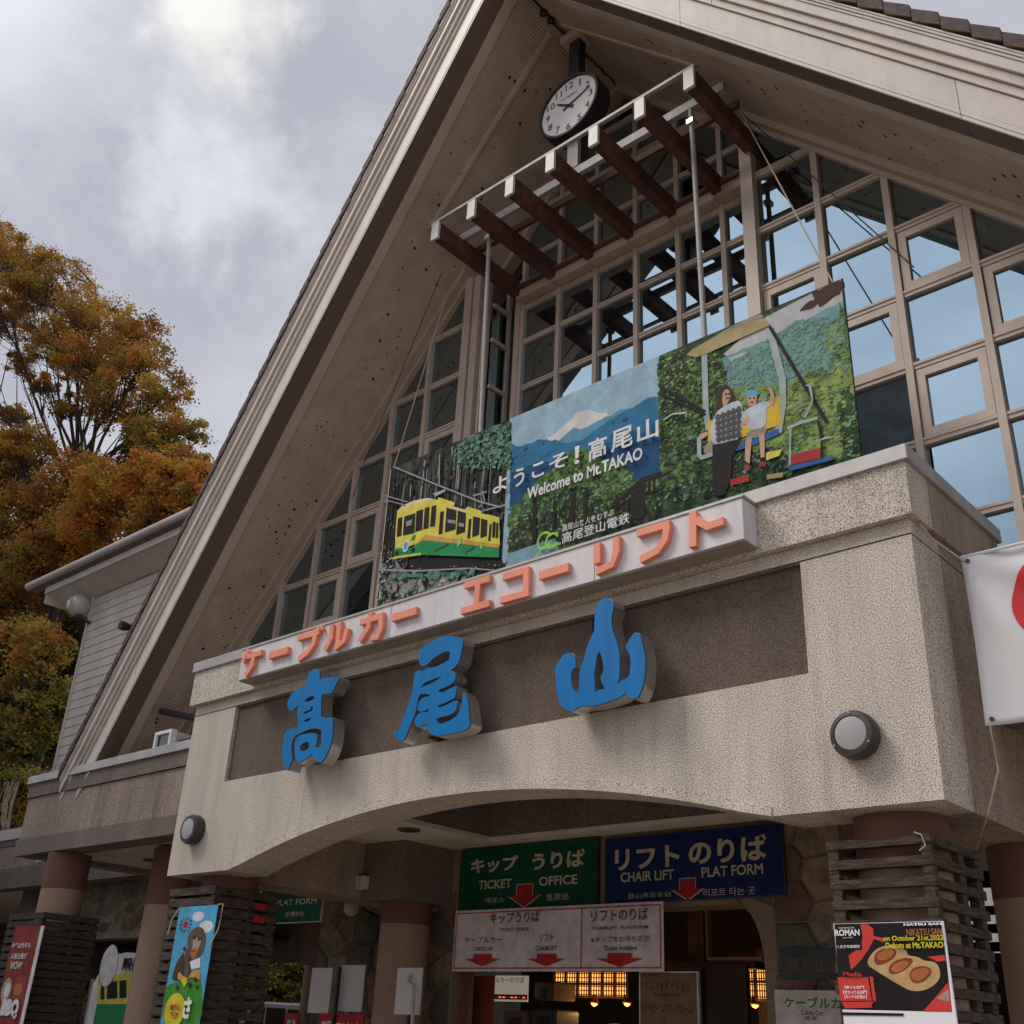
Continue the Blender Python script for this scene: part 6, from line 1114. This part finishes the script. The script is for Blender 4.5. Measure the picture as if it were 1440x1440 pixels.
tr_ = [o for o in bpy.data.objects if o.name == 'parked_car'][0]; tr_.location.z += cq[1]-1.8 if cq[1] > 1.8 else 0
CP = box('car_park_terrace', cq[0]-14, cq[0]+14, 10.5, 30, 0, max(.02, cq[1]-1.8)-.002, 'ground'); struct(CP)
# ---------------------------------------------------------------- hills and trees
def hill(name, fn, xs, ys, mk):
    mb = MB(); nx, ny = len(xs), len(ys); mb.v = [(x, y, fn(x, y)) for x in xs for y in ys]; mb.f = [(i*ny+j, (i+1)*ny+j, (i+1)*ny+j+1, i*ny+j+1) for i in range(nx-1) for j in range(ny-1)]; mb.m = [0]*len(mb.f)
    o = mb.build(name, mk, smooth=True); return struct(o)
def lin(a, b, n): return [a+(b-a)*i/n for i in range(n+1)]
hl = lambda x, y: max(-.5, min(40, (-(x+38)*.62+(y-6)*.25)))+2.0*math.sin(x*.21+y*.13)+1.4*math.sin(y*.31-x*.1) if x < -37 else -.5
hill('hillside', hl, lin(-190, -34, 60), lin(-6, 120, 50), 'forest_floor')
rd = random.Random(11)
LEAF = ['leaf_gold', 'leaf_orange', 'leaf_brown', 'leaf_olive', 'leaf_green', 'leaf_dark']
def tree(name, base, crotch, lobes, label, leaf=.17, per=95, dens=1.0, group=None, r0=.3, twigs=True):
    """lobes: (centre, radius, palette weights); trunk base to crotch, then limbs to every lobe"""
    t = thing(name, base, label, 'tree', group)
    tr = MB(); b, c = Vector(base), Vector(crotch); mid = (b+c)/2+Vector((rd.uniform(-.4, .4), 0, 0)); tr.tube([b, mid, c], r0, 8, r2=r0*.6); tr.build('trunk', 'bark', t, smooth=True)
    lb = MB(); cr = MB(); mats_ = LEAF
    for (C_, R, pal) in lobes:
        C_ = Vector(C_); st = b.lerp(c, rd.uniform(.7, 1.0)); dr = C_-st; side = Vector((-dr.z, rd.uniform(-.4, .4)*dr.length, dr.x)).normalized()*rd.uniform(-.13, .13)*dr.length; pts_ = []
        for q_ in range(7):
            f_ = q_/6; pts_.append(st+dr*f_*1.08+side*math.sin(f_*math.pi)+Vector((rd.uniform(-.12, .12), rd.uniform(-.12, .12), rd.uniform(-.12, .12)+dr.length*.05*math.sin(f_*math.pi))))
        lb.tube(pts_, r0*.26, 5, r2=.018)
        for q_ in range(5):
            i0 = rd.randint(2, 5); e_ = C_+Vector((rd.uniform(-.8, .8), rd.uniform(-.8, .8), rd.uniform(-.8, .7)))*R; s0 = pts_[i0]; lb.tube([s0, s0.lerp(e_, .5)+Vector((rd.uniform(-.2, .2), 0, rd.uniform(0, .3)))*R*.5, e_], r0*.1, 4, r2=.01)
        ncl = int(dens*66*(R/2.2)**2)+12
        for k in range(ncl):
            d = Vector((rd.gauss(0, 1), rd.gauss(0, 1), rd.gauss(0, 1))).normalized(); rr = R*(rd.random()**.42); P = C_+Vector((d.x*rr, d.y*rr, d.z*rr*.8))
            if twigs and rd.random() < .75:
                s_ = C_.lerp(c, rd.uniform(0, .35)); lb.tube([s_, s_.lerp(P, .5)+Vector((0, 0, -.1*R)), P+(P-s_)*.12], .035, 3, r2=.008)
            ri = rd.uniform(.28, .7)*min(1, R/2.4+.25)
            pw = rd.random(); mi = 0
            for i_, w_ in enumerate(pal):
                pw -= w_
                if pw <= 0: mi = i_; break
            for q_ in range(per):
                o_ = Vector((rd.gauss(0, .5), rd.gauss(0, .5), rd.gauss(0, .34)))*ri; p = P+o_
                u = Vector((rd.gauss(0, 1), rd.gauss(0, 1), rd.gauss(0, .6))).normalized(); v = u.cross(Vector((rd.gauss(0, 1), rd.gauss(0, 1), rd.gauss(0, 1)))).normalized(); l_ = leaf*rd.uniform(.55, 1.25)
                b0 = len(cr.v); cr.v += [tuple(p-u*l_*.5), tuple(p+v*l_*.32), tuple(p+u*l_*.5), tuple(p-v*l_*.32)]; cr.f.append([b0, b0+1, b0+2, b0+3]); cr.m.append(mi if rd.random() < .86 else rd.choice([mi, 2, 3]))
    lb.build('limb', 'bark', t, smooth=False, fix=False); cr.build('crown', mats_, t, fix=False)
    return t
GO = (.48, .16, .24, .12, 0, 0); BR = (.25, .12, .35, .28, 0, 0); OR = (.25, .5, .15, .1, 0, 0); OL = (.3, .1, .25, .27, .08, 0); GR = (0, 0, .03, .3, .5, .17); DK = (0, 0, .05, .1, .3, .55)
def at(pts, y, r, pal, jit=0):
    return [((p[0], y+rd.uniform(-jit, jit), p[1]), r, pal) for p in pts]
TG = 'autumn trees on the slope behind the annex'
b0 = [(-42.366,16.07)][0]
tree('maple_tree', (b0[0], 14, b0[1]-4), ([(-50.68,27.227)][0][0], 14, [(-50.68,27.227)][0][1]),
     at([(-70.212,50.242),(-62.217,44.754)], 14, 2.6, GO, 1)+at([(-79.099,57.582),(-69.97,45.736)], 14, 2.6, BR, 1)+at([(-54.368,38.351),(-49.003,34.746),(-50.128,32.922)], 14, 2.1, GO, 1.5)+at([(-46.097,31.717),(-43.624,28.845)], 14, 1.5, BR, 1)+at([(-41.32,26.224)], 14, 1.15, OL, 1)+at([(-57.371,38.408)], 14, 1.7, OL)+at([(-66.006,40.487),(-64.241,35.465)], 15, 1.2, BR)+at([(-39.67,24.172),(-38.015,22.921)], 14, .85, BR)+at([(-62.568,43.486),(-54.416,35.634),(-62.016,40.441),(-48.832,30.631)], 14, 1.9, GO, 1)+at([(-45.257,27.633),(-42.051,25.722),(-51.473,30.743),(-58.548,35.335)], 14, .9, OL, 1), 'tall golden brown maple whose open crown stands highest against the sky', dens=.8, group=TG, r0=.42)
tree('maple_tree', ([(-35.596,14.15)][0][0], 12, [(-35.596,14.15)][0][1]-3), ([(-38.645,18.997)][0][0], 12, [(-38.645,18.997)][0][1]),
     at([(-35.944,21.07),(-36.678,20.181),(-38.442,22.199)], 12, 1.05, OR, .6)+at([(-40.1,21.371),(-41.472,20.425),(-38.067,19.632)], 12, 1.5, OR, .8)+at([(-34.612,20.803),(-33.824,19.784),(-34.783,19.769),(-36.282,20.538)], 12, .8, OR)+at([(-41.714,23.258)], 13, .9, OL), 'bright orange maple just above the annex roof', dens=1.5, group=TG, r0=.25)
tree('maple_tree', ([(-44.833,13.6)][0][0], 12.5, [(-44.833,13.6)][0][1]-3), ([(-45.654,17.946)][0][0], 12.5, [(-45.654,17.946)][0][1]),
     at([(-53.603,28.174),(-47.359,24.525),(-49.604,23.271),(-44.339,20.713)], 12.5, 2.0, GO, 1)+at([(-56.49,27.376),(-53.323,23.128),(-49.137,20.889)], 12.5, 2.0, OL, 1)+at([(-45.821,19.699),(-49.497,18.802)], 12, 1.5, BR, 1)+at([(-42.303,18.827),(-44.66,22.947)], 12.5, 1.3, GO, .6), 'broad golden maple filling the left edge above the annex', dens=1.6, group=TG, r0=.35)
tree('maple_tree', ([(-37.376,7.569)][0][0], 10, [(-37.376,7.569)][0][1]-3), ([(-39.124,9.968)][0][0], 10, [(-39.124,9.968)][0][1]),
     at([(-41.586,14.756),(-38.754,13.639),(-42.401,13.451)], 10, 1.15, OL, .8)+at([(-40.459,11.464),(-37.67,10.799),(-38.264,9.861),(-37.289,11.644)], 10, 1.0, GR, .5)+at([(-40.925,10.191)], 10, 1.1, GR), 'yellow green maple low down beside the annex corner', dens=1.3, group=TG, r0=.2)
tree('broadleaf_tree', ([(-55.367,11.808)][0][0], 16, [(-55.367,11.808)][0][1]-3), ([(-60.67,18.209)][0][0], 16, [(-60.67,18.209)][0][1]),
     at([(-61.084,22.058),(-54.937,19.924),(-61.936,18.843),(-54.944,16.834),(-50.308,16.406),(-50.795,19.064),(-55.37,14.671)], 16, 2.3, DK, 1)+at([(-49.346,12.809)], 15, 1.6, DK, 1), 'dark evergreen tree in shade behind the lower maples', dens=1.6, group=TG, r0=.35)
tree('broadleaf_tree', ([(-46.003,21.299)][0][0], 17, [(-46.003,21.299)][0][1]-3), ([(-49.225,26.563)][0][0], 17, [(-49.225,26.563)][0][1]), at([(-50.115,28.996),(-51.864,27.809),(-46.343,26.084),(-47.726,28.197)], 17, 1.5, DK, 1)+at([(-44.065,25.967)], 17, .9, DK), 'dark tree showing between the orange maple and the sky', dens=1.0, group=TG, r0=.2)
# shrubs with hanging vines behind the left wing coping
tree('shrub', ([(-31.59,5.608)][0][0], 7, [(-31.59,5.608)][0][1]-1.5), ([(-32.137,6.631)][0][0], 7, [(-32.137,6.631)][0][1]), at([(-32.961,7.318),(-31.943,7.524),(-31.961,6.716),(-33.087,6.712)], 7, .8, GR, .3), 'green shrub hung with pale vines above the far wing roof', leaf=.1, dens=2.2, r0=.1)
vn = MB()
for k in range(14):
    p = [(-30.628,7.105),(-29.761,7.054)]; x = p[0][0]+(p[1][0]-p[0][0])*rd.random(); z = p[0][1]+rd.uniform(-.1, .3); vn.tube([(x, 5.9, z), (x+rd.uniform(-.2, .2), 5.85, z-.5), (x+rd.uniform(-.1, .3), 5.9, z-1.2)], .015, 3)
tag(vn.build('vine', 'rope_mat'), 'pale dry vines hanging over the green shrub at the left edge', 'vine')
# greenery seen through the opening behind the car
tree('hedge_tree', ([(-35.396,2.619)][0][0], 20, 0), ([(-35.396,2.619)][0][0], 20, [(-35.396,2.619)][0][1]-1), at([(-35.989,3.344),(-34.892,3.225),(-35.422,2.739),(-34.037,3.109),(-36.813,3.094)], 20, 1.3, GR, .5), 'green tree in light behind the parked white car', dens=2.2, r0=.2)
# wooded hill across the plaza, which the glazing mirrors
def fh(x, y):
    d = -x*.9+y*.42; s_ = max(0, d-10); return -.5+min(s_*1.9, 115)+3*math.sin(x*.13)*math.cos(y*.17)*(s_ > 0)
hill('wooded_hill', fh, lin(-190, 20, 50), lin(-170, -8, 44), 'far_wood')
rd = random.Random(5); cw = MB()
for k in range(3200):
    x, y = rd.uniform(-150, -10), rd.uniform(-150, -9); z = fh(x, y)
    if z < 1 or z > 112: continue
    r = rd.uniform(2, 4); n = 7
    for q_ in range(9):
        u = Vector((rd.gauss(0, 1), rd.gauss(0, 1), abs(rd.gauss(0, 1)))).normalized()*r; v = Vector((rd.gauss(0, 1), rd.gauss(0, 1), rd.gauss(0, 1))).normalized()*r*.6; b0_ = len(cw.v); p = Vector((x, y, z))+u; w_ = u.cross(v).normalized()*r*.5
        cw.v += [tuple(p-v-w_), tuple(p+v-w_), tuple(p+v+w_), tuple(p-v+w_)]; cw.f.append([b0_, b0_+1, b0_+2, b0_+3]); cw.m.append(rd.choice([0, 0, 1, 2]))
tag(cw.build('far_wood', ['leaf_dark', 'leaf_brown', 'leaf_olive'], fix=False), 'wood covering the hill across the plaza', 'wood', kind='stuff')
